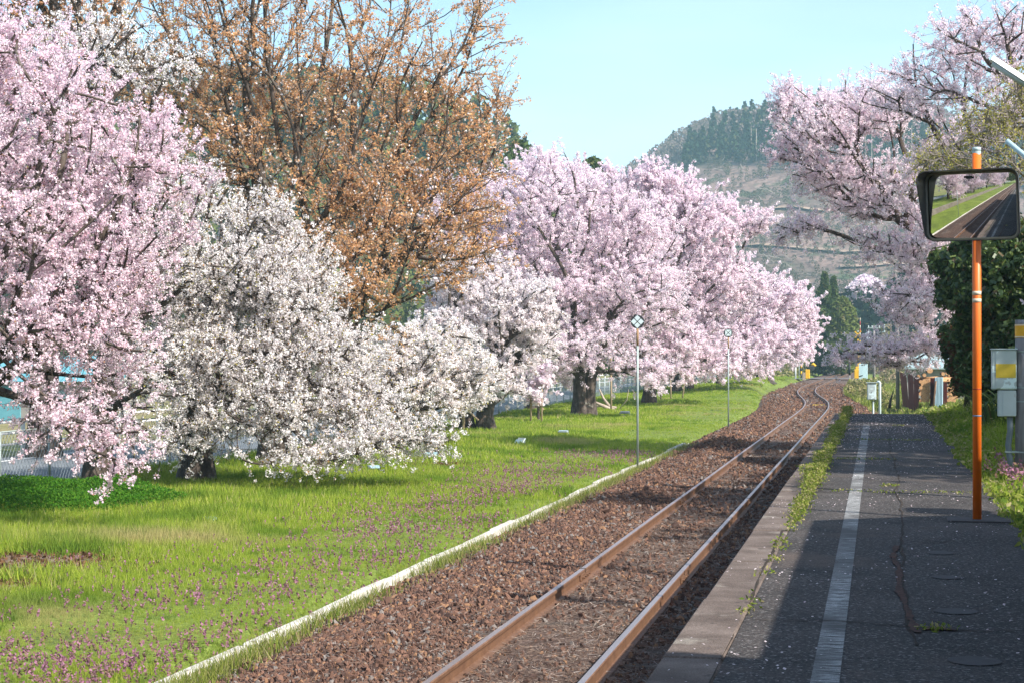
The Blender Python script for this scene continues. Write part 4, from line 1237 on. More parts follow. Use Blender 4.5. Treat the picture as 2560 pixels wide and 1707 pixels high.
# far hill: bare wood on the crest, a conifer plantation band below it, cleared slope with trunks, scrub and tracks under that
def hfrac(x, y, z):
    return z / np.maximum(np.interp(x, [-130, -106, -90, -60, -23, 60, 130], [8, 48, 72, 92, 99, 77, 40]), 1)
P = scatter(rh, 2600, -170, 110, 520, 720, lambda x, y, z: hfrac(x, y, z) > .80)
tuft_obj('bare_forest', P, 'round', rng.uniform(5, 9, len(P)), 'bare')
P = scatter(rh, 2600, -75, 110, 450, 720, lambda x, y, z: (hfrac(x, y, z) > .66 + .05 * np.sin(x * .08)) & (hfrac(x, y, z) < .84 + .08 * vnoise(x * .05, y * .05, 4)) & (x > -66))
P2 = scatter(rh, 160, -170, 110, 600, 710, lambda x, y, z: hfrac(x, y, z) > .9)
P2 = P2[rng.random(len(P2)) < .35]
Pc = np.concatenate([P, P2])
tuft_obj('plantation_forest', Pc, 'cone', rng.uniform(7, 12, len(Pc)), 'darkwood')
k = (P[:, 1] < np.quantile(P[:, 1], .45)) & (rng.random(len(P)) < .35)
q = P[k]
va, fa = thin_tubes(q - np.array([0, 1.5, 0]), q + np.array([0, -1.5, 11.0]), np.full(len(q), .22), np.full(len(q), .12))
link('plantation_trunks', np_mesh('plantation_trunks', va, [fa], M['greytwig']), kind='stuff')
P = scatter(rh, 5500, -85, 70, 340, 660, lambda x, y, z: (hfrac(x, y, z) < .74) & (vnoise(x * .06, y * .05, 14) > -.35))
tuft_obj('hillside_scrub', P, 'round', rng.uniform(1.0, 3.0, len(P)), 'hillscrub')
P = scatter(rh, 900, -100, 100, 380, 620, lambda x, y, z: (hfrac(x, y, z) < .70) & (hfrac(x, y, z) > .2))
a = rng.uniform(0, 6.28, len(P)); L = rng.uniform(2, 7, len(P))
E1 = P + np.stack([np.cos(a) * L, np.zeros(len(P)), np.sin(a) * L * .35 + .5], 1)
va, fa = thin_tubes(P + np.array([0, 0, .6]), E1 + np.array([0, 0, .6]), np.full(len(P), .16), np.full(len(P), .09))
link('felled_trunks', np_mesh('felled_trunks', va, [fa], M['greytwig']), kind='stuff')
M['track'] = surf('forest_track_soil', [(.27, .19, .14), (.35, .26, .20)], .2, .95)
for fr, x0, x1, sl_ in ((.46, -60, 90, .02), (.33, -85, 20, -.01), (.27, -10, 90, .05)):
    L_, R_ = [], []
    for x in np.arange(x0, x1, 4.0):
        ys_ = np.arange(335, 690, 1.5)
        zz = rh(np.full_like(ys_, x), ys_)
        tgt = (fr + sl_ * (x - x0) / (x1 - x0) + .012 * math.sin(x * .11)) * np.interp(x, [-130, -106, -90, -60, -23, 60, 130], [8, 48, 72, 92, 99, 77, 40])
        i = int(np.argmax(zz > tgt))
        L_.append((x, ys_[i] - 1.5, zz[i] + .1)); R_.append((x, ys_[i] + 1.5, zz[i] + .9))
    n = len(L_); i = np.arange(n - 1)
    link('forest_track', np_mesh('forest_track', np.array(L_ + R_), [np.stack([i, i + 1, i + 1 + n, i + n], 1)], M['track']), kind='structure')
# dark wood at the foot of the hills behind the crossing
n = 210
x = rng.uniform(-30, 70, n); y = rng.uniform(285, 330, n)
P = np.stack([x, y, np.full(n, -.5)], 1)
hh = rng.uniform(9, 16, n) * (.75 + .35 * sstep(-8, 12, x))
k = rng.random(n) < .4
tuft_obj('far_conifer_wood', P[k], 'cone', hh[k], 'darkwood')
tuft_obj('far_evergreen_wood', P[~k], 'round', hh[~k] * 1.1, 'darkwood')
n = 160
x = rng.uniform(-60, 50, n); y = rng.uniform(-118, -96, n)
tuft_obj('wood_behind', np.stack([x, y, np.full(n, -.5)], 1), 'round', rng.uniform(8, 13, n), 'olive')
# pale scrub along the curve and on both sides of the crossing
def scrub(name, m, n, xf, y0, y1, h, size, zf, lim=260):
    y = rng.uniform(y0, y1, n); x = xf(y, n)
    P = np.stack([x, y, zf(x, y) + rng.random(n) ** 1.2 * h * (.6 + .5 * vnoise(x * .6, y * .2, 90))], 1)
    v, f = petals(rng, P, size, 1.6)
    quad_obj(name, v, f, M[m], kind='stuff')
scrub('dry_thicket', 'scrub', 12000, lambda y, n: TC(y) + 1.8 + rng.random(n) * 9, 232, 270, 6.0, .5, lambda x, y: 0 * x - .5)
scrub('bare_thicket', 'bare', 6000, lambda y, n: TC(y) - 2 + rng.random(n) * 16, 262, 285, 6.5, .5, lambda x, y: 0 * x - .5)
scrub('bamboo_grass_bank', 'bamboo', 9000, lambda y, n: TC(y) - 3.2 - rng.random(n) ** .7 * 14, 190, 235, 3.2, .30, lambda x, y: 0 * x - .3)
scrub('bamboo_grass', 'bamboo', 3800, lambda y, n: TC(y) + 2.7 + rng.random(n) ** 1.4 * 2.6, 104, 140, 1.1, .17, right_z)
scrub('ditch_growth', 'weed', 3500, lambda y, n: 1.7 + rng.normal(0, .7, n), 60, 82.5, .75, .12, right_z)
scrub('hedge_growth', 'scrub', 5000, lambda y, n: TC(y) + 5 + rng.random(n) * 12, 150, 200, 1.6, .3, lambda x, y: 0 * x - .3)
scrub('far_field_edge', 'bare', 5000, lambda y, n: -17 - rng.random(n) * 30, 225, 260, 4.0, .5, lambda x, y: 0 * x - .3)

def conifer(kind, label, base, h, wd, m, n, size, seed, round_=False, group=None, lean=0):
    r = np.random.default_rng(seed)
    root = thing(kind, label, 'tree', base, group)
    MB().tube([(0, 0, -.2), (0, 0, h * .45), (lean * .9, 0, h * .92)], [h * .022, h * .015, h * .004], 7).obj('trunk', M['bark'], root, True)
    t = r.random(n) ** (1.1 if not round_ else .9)
    a = r.uniform(0, 6.28, n)
    prof_ = (1 - t) ** .75 * (.75 + .25 * np.sin(t * 40 + a * 2)) if not round_ else np.sqrt(np.clip(1 - (1.9 * t - .9) ** 2, 0, 1))
    rr_ = wd * (prof_ + .04) * r.uniform(.35, 1.0, n) ** .5 * (1 + .22 * vnoise(a * 2, t * 9, seed))
    P = np.stack([rr_ * np.cos(a) + lean * t, rr_ * np.sin(a), (.08 + .92 * t) * h - .22 * rr_], 1)
    v, f = petals(r, P, size, 1.5)
    quad_obj('crown', v, f, M[m], root, kind='stuff')
    return root
gz = -.4
b = pd(2062, 880, 205); b[2] = gz
conifer('cedar_tree', 'tall pointed cedar beside the level crossing, right of the pink row', b, 12.4, 2.2, 'cedar', 5200, .42, 1)
b = pd(2084, 880, 208); b[2] = gz
conifer('cedar_tree', 'second spire of cedar leaning against the tall pointed one', b, 12.0, 1.9, 'cedar', 3600, .42, 2)
b = pd(2106, 882, 200); b[2] = gz
conifer('broadleaf_tree', 'light olive rounded tree tucked against the cedars', b, 9.3, 1.75, 'olive', 4200, .38, 3, True)
b = pd(2024, 880, 230); b[2] = gz
conifer('cedar_tree', 'small cedar tip showing just left of the tall pointed one', b, 12.0, 1.7, 'cedar', 1800, .45, 4)
for i, (px, py, d, wd, lab) in enumerate(((1482, 395, 132, 2.6, 'dark round conifer top above the pale pink row, middle one'), (1370, 395, 130, 2.2, 'dark conifer top above the pink row beside the bronze leaves'), (1535, 428, 136, 1.9, 'lower green conifer top over the pink row, nearest the hill'), (1300, 350, 140, 2.6, 'tall conifer top just right of the bronze leaves'))):
    b = pd(px, py, d); h = b[2] + .4; b[2] = gz
    conifer('conifer_tree', lab, b, h, wd, 'cedar', 2600, .34, 20 + i, True, 'conifers behind the pink row')
b = pd(2140, 880, 262); b[2] = -.5
rt_ = conifer('far_cherry_tree', 'tiny far pink cherry tree against the dark wood above the crossing', pd(2165, 752, 300), 4.6, 3.4, 'palepink', 900, .45, 9, True)

# ================================================================== THINGS
# ---- round disc signs on thin poles
def disc_sign(base, label, diamond):
    root = thing('disc_sign', label, 'sign', base, 'round signs beside the kerb')
    H = 3.37
    MB().tube([(0, 0, -.1), (0, 0, H - .1)], .026, 10).obj('pole', M['galv'], root, True)
    MB().tube([(0, 0, H - .55), (0, 0, H - .14)], .0275, 10).obj('rusty_collar', M['rustgalv'], root, True)
    mb = MB()
    mb.tube([(0, -.030, H), (0, -.022, H), (0, .0, H), (0, .004, H)], [.150, .157, .157, .150], 36)
    mb.box((0, .012, H - .1), (.05, .02, .12))
    mb.obj('disc', M['black'], root)
    def rot(p, a):
        return (p[0] * math.cos(a) - p[1] * math.sin(a), p[0] * math.sin(a) + p[1] * math.cos(a))
    g = .009
    for i in range(4):
        a = i * math.pi / 2
        if diamond:                                     # four squares set on their corners
            s = .098
            poly = [rot((x, z), math.pi / 4 + a) for x, z in ((g, g), (g + s, g), (g + s, g + s), (g, g + s))]
        else:                                           # square cut by its diagonals
            s = .110
            poly = [rot(p, a) for p in ((g * 1.5, 0), (s, -s + g * 1.5), (s, s - g * 1.5))]
        V = [(x, -.0305, H + z) for x, z in poly] + [(x, -.0345, H + z) for x, z in poly]
        k = len(poly)
        MB().add(V, [tuple(range(k, 2 * k))] + [(j, (j + 1) % k, k + (j + 1) % k, k + j) for j in range(k)]).obj('plate', M['plate'], root)
    return root
p = at(1594, 1170, -.2); disc_sign((p[0], p[1], -.2), 'nearer round sign with four pale diamonds on a thin grey pole', True)
p = at(1821, 1068, -.2); disc_sign((p[0], p[1], -.2), 'farther round sign with a pale square crossed by black diagonals', False)

# ---- convex mirror on its orange post
mp = at(2443, 1300, PZ)
cm = thing('convex_mirror', 'big rectangular convex mirror with black hood on an orange post', 'mirror', (mp[0], mp[1], PZ))
S_ = .0763 / 21.8                                        # metres per photo pixel at the post
zp = lambda y: (1300 - y) * S_
MB().box((.02, .0, .006), (.56, .40, .016), bev=.003).obj('base_slab', M['patch'], cm)
MB().tube([(0, 0, -.05), (0, 0, zp(368))], .0382, 20).obj('post', M['post_orange'], cm, True)
MB().tube([(0, 0, zp(368)), (0, 0, zp(358))], .0379, 20).obj('bare_post_top', M['oldblue'], cm, True)
mb = MB()
for k in range(20):
    a0, a1 = 2 * math.pi * k / 20, 2 * math.pi * (k + 1) / 20
    j = lambda a: -.018 - .016 * max(0, math.sin(2.3 * a + 2)) 
    V = [(.0384 * math.cos(a), .0384 * math.sin(a), zp(368) + z) for a, z in ((a0, .001), (a1, .001), (a1, j(a1)), (a0, j(a0)))]
    mb.add(V, [(0, 3, 2, 1)])
mb.obj('worn_patch', M['oldblue'], cm)
for y0, y1, mt in ((722, 732, 'bandwhite'), (741, 751, 'bandwhite'), (967, 969.5, 'bandred'), (1034, 1037, 'bandblue')):
    MB().tube([(0, 0, zp(y1)), (0, 0, zp(y0))], .0391, 20).obj('tape_band', M[mt], cm, True)
# the head: rounded rectangular bowl, hood along top and sides, mirror glass
head = link('mirror_head', None, cm, (-.045, -.075, zp(507)))
head.rotation_euler = (math.radians(8.6), 0, math.radians(-13.5))
def rrect(w_, h_, r_, n=8, taper=0):
    pts = []
    for cx, cz_, a0 in ((w_ / 2 - r_, h_ / 2 - r_, 0), (-w_ / 2 + r_, h_ / 2 - r_, 90), (-w_ / 2 + r_, -h_ / 2 + r_, 180), (w_ / 2 - r_, -h_ / 2 + r_, 270)):
        for k in range(n + 1):
            a = math.radians(a0 + 90 * k / n)
            x, z = cx + r_ * math.cos(a), cz_ + r_ * math.sin(a)
            pts.append((x * (1 + taper * z), z))
    return pts
def loft(mb, loops):
    k = len(loops[0])
    V = [q for l in loops for q in l]
    mb.add(V, [(i * k + j, i * k + (j + 1) % k, (i + 1) * k + (j + 1) % k, (i + 1) * k + j) for i in range(len(loops) - 1) for j in range(k)])
    return mb
MW, MH = .755, .555
o1, o2, o3 = rrect(MW + .05, MH + .05, .075), rrect(MW + .012, MH + .012, .062), rrect(MW * .6, MH * .6, .05)
def L3(pts, y): return [(x, y, z) for x, z in pts]
mb = loft(MB(), [L3(o2, -.004), L3(o1, -.004), L3(o1, .02), L3(o2, .05), L3(o3, .085)])
mb.add(L3(o3, .085), [tuple(range(len(o3)))])
mb.obj('rim', M['rim'], head, True)
Rc = 2.2
def resample(pts, n):
    q = np.array(pts + [pts[0]]); t = np.concatenate([[0], np.cumsum(np.linalg.norm(np.diff(q, axis=0), axis=1))])
    u_ = np.linspace(0, t[-1], n, endpoint=False)
    return [tuple(v) for v in np.stack([np.interp(u_, t, q[:, 0]), np.interp(u_, t, q[:, 1])], 1)]
inn = resample(rrect(MW + .014, MH + .014, .060), 140)
mbm = MB()
lp = []
for s in np.linspace(0, 1, 40):
    lp.append([(x * s, -(math.sqrt(max(0, Rc ** 2 - (x * s) ** 2 - (z * s) ** 2)) - math.sqrt(Rc ** 2 - .36 ** 2)) + .006, z * s) for x, z in inn])
loft(mbm, lp[1:])
c0 = (0, -(Rc - math.sqrt(Rc ** 2 - .36 ** 2)) + .006, 0)
k = len(inn)
mbm.add([c0] + lp[1], [(0, 1 + j, 1 + (j + 1) % k) for j in range(k)])
gl = mbm.obj('mirror_glass', M['mirror'], head, True)
# smooth normals need joined vertices
import bmesh
bm = bmesh.new(); bm.from_mesh(gl.data); bmesh.ops.remove_doubles(bm, verts=bm.verts, dist=1e-5)
bmesh.ops.recalc_face_normals(bm, faces=bm.faces)
bm.to_mesh(gl.data); bm.free()
# hood: deeper at the top, running out down the sides
ho, hi = rrect(MW + .064, MH + .064, .085, 10), rrect(MW + .050, MH + .050, .078, 10)
dep_ = []
for x, z in ho:
    t = (z + MH / 2) / MH
    dep_.append(.21 * max(0, min(1, t * 1.15 + .10)) if t > -.02 else 0.0)
sp = [1 + .07 * min(1, d / .2) for d in dep_]
n_ = len(ho)
A = [(x, .012, z) for x, z in ho]; Bq = [(x * s, -d - .004, z * s) for (x, z), d, s in zip(ho, dep_, sp)]
Cq = [(x * s, -d - .004, z * s) for (x, z), d, s in zip(hi, dep_, sp)]; Dq = [(x, -.0045, z) for x, z in hi]
loft(MB(), [A, Bq, Cq, Dq]).obj('hood', M['hood'], head)
MB().box((-.015, -.026 - .03, MH / 2 - .022), (.07, .004, .020)).obj('maker_label', M['black'], head)
mb = MB()
for z in (.12, -.12):
    mb.tube([(0, .0, zp(507) + z - .03), (0, 0, zp(507) + z + .03)], .0425, 14)
    mb.box((0, -.035, zp(507) + z), (.05, .07, .05))
mb.obj('bracket', M['galv'], cm)

tp = thing('thin_pole', 'thin grey pole by the kerb, seen only in the mirror', 'pole', (-5.35, 5.6, -.25))
MB().tube([(0, 0, -.1), (0, 0, 3.3)], .028, 8).obj('pole', M['galv'], tp, True)
# ---- grey stub pole with switch boxes at the right edge
gp = thing('equipment_pole', 'weathered grey stub pole with amber band and two grey boxes', 'pole', (1.762, 21.5, .93))
MB().tube([(0, 0, -.2), (0, 0, .6), (0, 0, 1.915)], [.152, .15, .148], 22).obj('pole', M['polegrey'], gp, True)
MB().tube([(0, 0, 1.70), (0, 0, 1.86)], .1515, 22, False).obj('amber_band', M['amber'], gp, True)
mb = MB()
for z in (1.705, 1.845):
    mb.tube([(0, 0, z), (0, 0, z + .012)], .1530, 22, False)
mb.obj('band_edge', M['bandwhite'], gp, True)
def wbox(name, c, d, mt):
    return MB().box(c, d, bev=.008).obj(name, M[mt], gp)
cx = -.285
ub = wbox('upper_box', (cx, -.06, 1.325), (.285, .16, .475), 'boxgrey')
MB().box((cx + .018, -.1425, 1.325), (.235, .006, .45), bev=.002).obj('door', M['boxgrey'], ub)
MB().box((cx + .018, -.147, 1.31), (.232, .004, .165)).obj('yellow_stripe', M['yellow'], ub)
MB().box((cx - .14, -.144, 1.33), (.012, .010, .06), bev=.003).obj('latch', M['galv'], ub)
MB().box((cx, -.065, 1.568), (.31, .19, .012)).obj('lid', M['boxplain'], ub)
lb = wbox('lower_box', (cx + .035, -.05, .92), (.21, .14, .315), 'boxrust')
MB().box((cx + .06, -.1225, .92), (.155, .006, .30), bev=.002).obj('door', M['boxrust'], lb)
mb = MB()
for z in (1.55, 1.13):
    mb.box((-.135, -.03, z), (.03, .05, .09), bev=.004)
mb.box((-.15, -.03, .94), (.02, .05, .05), bev=.004)
mb.obj('bracket', M['galv'], gp)
for z in (1.53, 1.10, .935, .33):
    MB().tube([(0, 0, z), (0, 0, z + .016)], .1535, 22, False).obj('strap', M['galv'], gp, True)
MB().tube([(-.215, -.05, .77), (-.21, -.06, .6), (-.235, -.06, .42), (-.215, -.06, .25), (-.16, -.07, -.05)], .036, 12).obj('conduit', M['conduit'], gp, True)
MB().box((-.19, -.055, .338), (.16, .10, .02)).obj('conduit_clip', M['galv'], gp)

# ---- platform lamp reaching in at the top right
lp0 = pd(2476, 152, 17.0); lp1 = pd(2610, 240, 17.0)
lamp = thing('platform_lamp', 'white fluorescent platform lamp slanting in from the right edge', 'street lamp', (lp1[0] + .35, lp1[1], PZ))
q0, q1 = lp0 - np.array(lamp.location), lp1 - np.array(lamp.location)
u = (q1 - q0) / np.linalg.norm(q1 - q0)
v_ = np.cross(u, [0, 1.0, 0])
def prism(poly0, a, b):
    n = len(poly0)
    V = [a + x * np.array([0, 1, 0]) + z * v_ for x, z in poly0] + [b + x * np.array([0, 1, 0]) + z * v_ for x, z in poly0]
    return MB().add(V, [tuple(range(n))[::-1], tuple(range(n, 2 * n))] + [(i, (i + 1) % n, n + (i + 1) % n, n + i) for i in range(n)])
sg = -1 if v_[2] > 0 else 1
prism([(-.075, 0), (-.055, -sg * .05), (.055, -sg * .05), (.075, 0)], q0, q1).obj('housing', M['lampwhite'], lamp)
prism([(-.06, .0), (-.052, sg * .026), (-.028, sg * .036), (.028, sg * .036), (.052, sg * .026), (.06, 0)], q0 + u * .03, q1 - u * .06).obj('diffuser', M['boxplain'], lamp, True)
MB().tube([q1 - u * .02, q1 + u * .42], .03, 10).obj('arm', M['paleblue'], lamp, True)
e = q1 + u * .42
MB().tube([(e[0], e[1], -.2), (e[0], e[1], e[2] + .1)], .055, 12).obj('pole', M['paleblue'], lamp, True)
b0, b1 = pd(2516, 352, 17.4) - np.array(lamp.location), pd(2640, 455, 17.4) - np.array(lamp.location)
MB().tube([b0, b1, (e[0], e[1], b1[2] - .25)], .026, 10).obj('brace', M['paleblue'], lamp, True)

# ---- floodlights on the grass
def floodlight(px, py, z, rz, tilt, label, sc=1.0):
    p = at(px, py, z)
    p[2] = float(lawn_z(p[0], p[1]))
    root = thing('floodlight', label, 'floodlight', p, 'floodlights lying in the grass', rz)
    root.scale = (sc, sc, sc)
    MB().box((0, 0, .06), (.26, .16, .03), bev=.008).obj('stand', M['galv'], root)
    a = math.radians(tilt)
    Rx = np.array([[1, 0, 0], [0, math.cos(a), -math.sin(a)], [0, math.sin(a), math.cos(a)]])
    h_ = MB().box((0, 0, .20), (.40, .28, .07), bev=.02, rot=Rx)
    h_.obj('housing', M['black'] if 'black' in label else M['galv'], root)
    n_ = Rx @ np.array([0, 0, 1.0])
    MB().box(np.array([0, 0, .20]) @ Rx.T * 0 + Rx @ np.array([0, 0, .20]) + n_ * .0365, (.35, .23, .004), rot=Rx).obj('glass', M['glasslamp'], root)
    mb = MB()
    for s in (-1, 1):
        mb.box((s * .212, 0, .13), (.014, .05, .17), bev=.004)
    mb.obj('yoke', M['galv'], root)
floodlight(527, 1312, -.25, .5, 30, 'small floodlight in the tall grass, nearest the camera', .5)
floodlight(936, 1182, -.25, .7, 20, 'pale floodlight half under the tip of the white branch', .7)
floodlight(1078, 1148, -.25, .2, 70, 'black floodlight under the end of the sweeping white branch')
floodlight(1302, 1112, -.25, -.5, 48, 'tilted floodlight on the grass before the forked white tree', .72)
floodlight(1408, 1090, -.25, .0, 8, 'flat floodlight on the grass, right of the tilted one', .8)
floodlight(1562, 1044, -.25, .0, 8, 'far flat floodlight on the grass just left of the nearer disc sign')

# ---- props, stakes, dead wood
def stakes(px, py, label, poles, group='staked supports under the cherry trees'):
    p = at(px, py, -.25); p[2] = float(lawn_z(p[0], p[1]))
    root = thing('tree_support', label, 'tree support', p, group)
    for (a, b_, r_) in poles:
        MB().tube([a, ((a[0] + b_[0]) / 2 + .01, (a[1] + b_[1]) / 2, (a[2] + b_[2]) / 2), b_], r_, 8).obj('stake', M['stake'], root, True)
stakes(1155, 1084, 'tall wooden props with a slanting brace beside the forked white tree', [((-.3, 0, -.1), (-.33, 0, 1.7), .035), ((.02, .1, -.1), (.0, .1, 2.1), .04), ((-.35, .05, 1.25), (.55, .05, .45), .035), ((-.1, .7, -.1), (-.1, .7, 1.5), .03)])
stakes(1340, 1056, 'pair of wooden stakes holding a young tree by the fence', [((-.2, 0, -.1), (-.22, 0, 2.5), .04), ((.22, 0, -.1), (.22, 0, 2.3), .04), ((-.25, .05, 1.1), (.3, .05, .5), .035)])
stakes(1528, 1028, 'single wooden stake among dead branches, right of the thick trunk', [((0, 0, -.1), (-.02, 0, 2.6), .045)])
stakes(1652, 1004, 'pale stakes right of the trunk behind the nearer sign', [((0, 0, -.1), (.02, 0, 1.9), .05), ((.5, .6, -.1), (.45, .6, 1.6), .04), ((1.1, .8, -.1), (1.3, .8, 1.7), .04)])
p = at(1345, 1054, -.25)
tree('young_cherry_tree', 'thin young pink cherry tree tied between two stakes', (p[0], p[1] + .1, float(lawn_z(p[0], p[1]))),
     [([(0, 0, 0), (0, 0, .7), (.02, 0, 1.4)], 1)], [blob(1335, 930, 67, 55, 75, .9), blob(1350, 990, 67, 35, 40, .6)], 110, .045, 131,
     [('blossoms', 'palepink', .09, 2.2, 3, .10, 1.0)], twl=.4, twr=.005, tip=.006)
p = at(1508, 1026, -.25)
dw = thing('dead_branches', 'heap of pale dead branches beside the thick forked trunk', 'dead wood', (p[0], p[1], float(lawn_z(p[0], p[1]))))
for pts, r_ in (([(-.7, 0, .5), (-.1, 0, .25), (.5, .1, .0)], [.05, .08, .10]), ([(-.2, .1, 1.0), (.0, .1, .55), (.35, .1, .1)], [.04, .06, .09]), ([(-.9, .2, .1), (-.1, .2, .22), (.6, .2, .12)], [.03, .06, .06]), ([(.7, .2, .0), (1.1, .2, .5), (1.2, .1, 1.0)], [.02, .02, .01])):
    MB().tube(pts, r_, 7).obj('branch', M['deadwood'], dw, True)
p = at(1926, 969, -.15)
st = thing('tree_stump', 'broken tree stump on the grass near the far curve', 'stump', (p[0], p[1], float(lawn_z(p[0], p[1]))))
MB().tube([(0, 0, -.1), (0, 0, .22), (.02, 0, .6), (0, 0, 1.05)], [.55, .22, .14, .09], 9).obj('stem', M['bark'], st, True)
MB().tube([(-.3, 0, 0), (-.7, .1, .1), (-1.1, .1, .02)], [.1, .08, .04], 6).obj('root', M['bark'], st, True)

# ---- chain-link fence along the road
fx = -16.35
fence = thing('chain_link_fence', 'long grey chain-link fence between the grass and the road', 'fence', (fx, 0, 0))
pm = MB().tube([(0, 0, -.4), (0, 0, .96)], .03, 8).mesh('post', M['galv'], True)
for y in np.arange(-8, 226, 2.0):
    link('post', pm, fence, (0, y, 0))
MB().tube([(0, -8, .95), (0, 226, .95)], .016, 6).obj('top_rail', M['galv'], fence, True)
nW = int(234 / .13)
yy = -8 + np.arange(nW) * .13
A = np.concatenate([np.stack([np.full(nW, .012), yy, np.full(nW, -.28)], 1), np.stack([np.full(nW, -.012), yy, np.full(nW, .94)], 1)])
Bq = np.concatenate([np.stack([np.full(nW, .012), yy + .80, np.full(nW, .94)], 1), np.stack([np.full(nW, -.012), yy + .80, np.full(nW, -.28)], 1)])
va, fa = thin_tubes(A, Bq, np.full(2 * nW, .0042), np.full(2 * nW, .0042))
link('wire_mesh', np_mesh('wire_mesh', va, [fa], M['wire']), fence, kind='stuff')
# ---- white guard rail beyond the road
gr = thing('guard_rail', 'white three-bar guard rail along the far side of the road', 'guard rail', (-22.75, 0, -.3))
pm = MB().box((0, 0, .45), (.10, .10, 1.1), bev=.012).mesh('post', M['whitepaint'])
for y in np.arange(10, 226, 3.0):
    link('post', pm, gr, (0, y, 0))
for z in (.32, .62, .92):
    MB().tube([(.06, 8, z), (.06, 226, z)], .035, 8).obj('bar', M['whitepaint'], gr, True)
# ---- teal shed across the road
p = pd(135, 925, 70)
sh = thing('teal_shed', 'low teal-roofed shed across the road behind the pink branches', 'shed', (p[0], p[1], -.4))
MB().box((0, 0, .9), (5.0, 4, 1.8)).obj('wall', M['shedwall'], sh)
mb = MB().add([(-2.9, -2.4, 1.75), (2.9, -2.4, 1.75), (2.9, 0, 2.75), (-2.9, 0, 2.75), (-2.9, 2.4, 1.75), (2.9, 2.4, 1.75)], [(0, 1, 2, 3), (3, 2, 5, 4), (0, 3, 4), (1, 5, 2)])
mb.obj('roof', M['teal'], sh)
MB().box((-1.2, -2.03, .85), (1.6, .05, 1.4)).obj('shutter', M['teal'], sh)
MB().box((1.2, -2.03, .95), (1.2, .05, .9)).obj('window', M['glasslamp'], sh)

# ---- relay box by the end of the platform
p = pd(2183, 1000, 58)
rb = thing('relay_box', 'grey relay box on a post just past the end of the platform', 'relay box', (p[0], p[1], -.3))
k = 58 / FPX
zz = lambda y: pd(2183, y, 58)[2] + .3
MB().tube([(0, .02, -.2), (0, .02, zz(1003))], .032, 10).obj('post', M['galv'], rb, True)
bx = MB().box((-.05, 0, (zz(998) + zz(957)) / 2), (.30, .22, zz(957) - zz(998)), bev=.012).obj('cabinet', M['boxplain'], rb)
MB().box((-.05, -.114, (zz(998) + zz(957)) / 2), (.26, .008, .50), bev=.003).obj('door', M['boxgrey'], bx)
MB().box((-.05, -.12, zz(979)), (.035, .01, .02)).obj('handle', M['black'], bx)
MB().box((-.05, -.119, zz(971)), (.10, .004, .03)).obj('name_plate', M['plate'], bx)
MB().box((-.05, -.01, zz(955.5)), (.38, .28, .03), bev=.006).obj('lid', M['galv'], rb)
MB().tube([(.22, 0, -.2), (.22, 0, zz(956)), (.20, 0, zz(953.5)), (.12, 0, zz(953.5))], .042, 12).obj('pipe', M['boxplain'], rb, True)
MB().box((.01, -.01, .30), (.09, .07, .42), bev=.01).obj('junction', M['paleblue'], rb)
for px, py, h, lab in ((2131, 980, .60, 'white marker stake on the dry grass, left of the shorter one'), (2144, 987, .52, 'short grey marker stake between the white one and the relay box')):
    p = at(px, py, -.28)
    mk_ = thing('marker_stake', lab, 'marker', (p[0], p[1], -.28), 'marker stakes by the track')
    MB().box((0, 0, h / 2 - .1), (.13, .13, h), bev=.015).obj('stake', M['pebblewhite'] if 'white' in lab[:6] else M['shedwall'], mk_)
    MB().box((0, 0, h - .1 + .02), (.10, .10, .04), bev=.015).obj('cap', M['pebblewhite'], mk_)
p = at(2210, 1002, -.25)
bs = thing('tree_stump', 'splintered dark stump between the relay box and the ditch', 'stump', (p[0] + .25, p[1] - 8, -.3))
MB().tube([(0, 0, -.1), (.05, 0, .3), (.22, 0, .85)], [.09, .07, .01], 6).obj('stem', M['bark'], bs, True)
p = at(2065, 1012, -.13)
pl = thing('yellow_plank', 'pale yellow plank lying across the sleepers at the bend', 'plank', (TC(p[1]) + .1, p[1], -.125))
MB().box((0, 0, 0), (.62, .12, .05), bev=.008).obj('board', M['yellow'], pl)

# ---- level crossing
Yc = 172.0
V, F = grid_sheet(np.arange(-17, 9, 2.0), np.array([Yc, Yc + 1.6, Yc + 3.2]), lambda x, y: .012 - .10 * sstep(1.8, 4, np.abs(x - TC(Yc))) + 0 * x)
link('crossing_road', np_mesh('crossing_road', V, [F], M['road'], smooth=True), kind='structure')
def band_post(root, name, x, z0, z1, r_, cols, n):
    for i in range(n):
        a, b_ = z0 + (z1 - z0) * i / n, z0 + (z1 - z0) * (i + 1) / n
        MB().tube([(x, 0, a), (x, 0, b_)], r_, 10).obj(name, M[cols[i % len(cols)]], root, True)
def zpx(px, py, d): return pd(px, py, d)
def at_d(px, d, z=-.2):
    p = pd(px, 883, d); return (p[0], p[1], z)
d = 168
cg = thing('crossing_gate', 'black and yellow crossing barrier machine left of the track', 'crossing gate', at_d(2019, d, .0), 'level crossing gear')
MB().box((0, 0, .45), (.42, .5, .9), bev=.04).obj('machine', M['ylw'], cg)
MB().box((.35, 0, 1.05), (.55, .4, .42), bev=.05).obj('arm_head', M['black'], cg)
MB().tube([(.35, 0, 1.3), (.55, 0, 1.42), (.75, 0, 1.2)], .13, 8).obj('counterweight', M['ylw'], cg, True)
MB().box((-.35, -.1, .2), (.3, .3, .8), bev=.03).obj('foot', M['deadwood'], cg)
band_post(cg, 'arm_section', -.30, 1.0, 3.6, .05, ('black', 'ylw', 'black', 'black'), 5)
cw = thing('crossing_gate', 'raised striped barrier arm with amber lamp head right of the track', 'crossing gate', at_d(2146, d, .0), 'level crossing gear')
MB().box((-.15, 0, .45), (.5, .5, .9), bev=.04).obj('machine', M['ylw'], cw)
MB().box((.05, 0, 1.0), (.7, .4, .35), bev=.06).obj('arm_head', M['ylw'], cw)
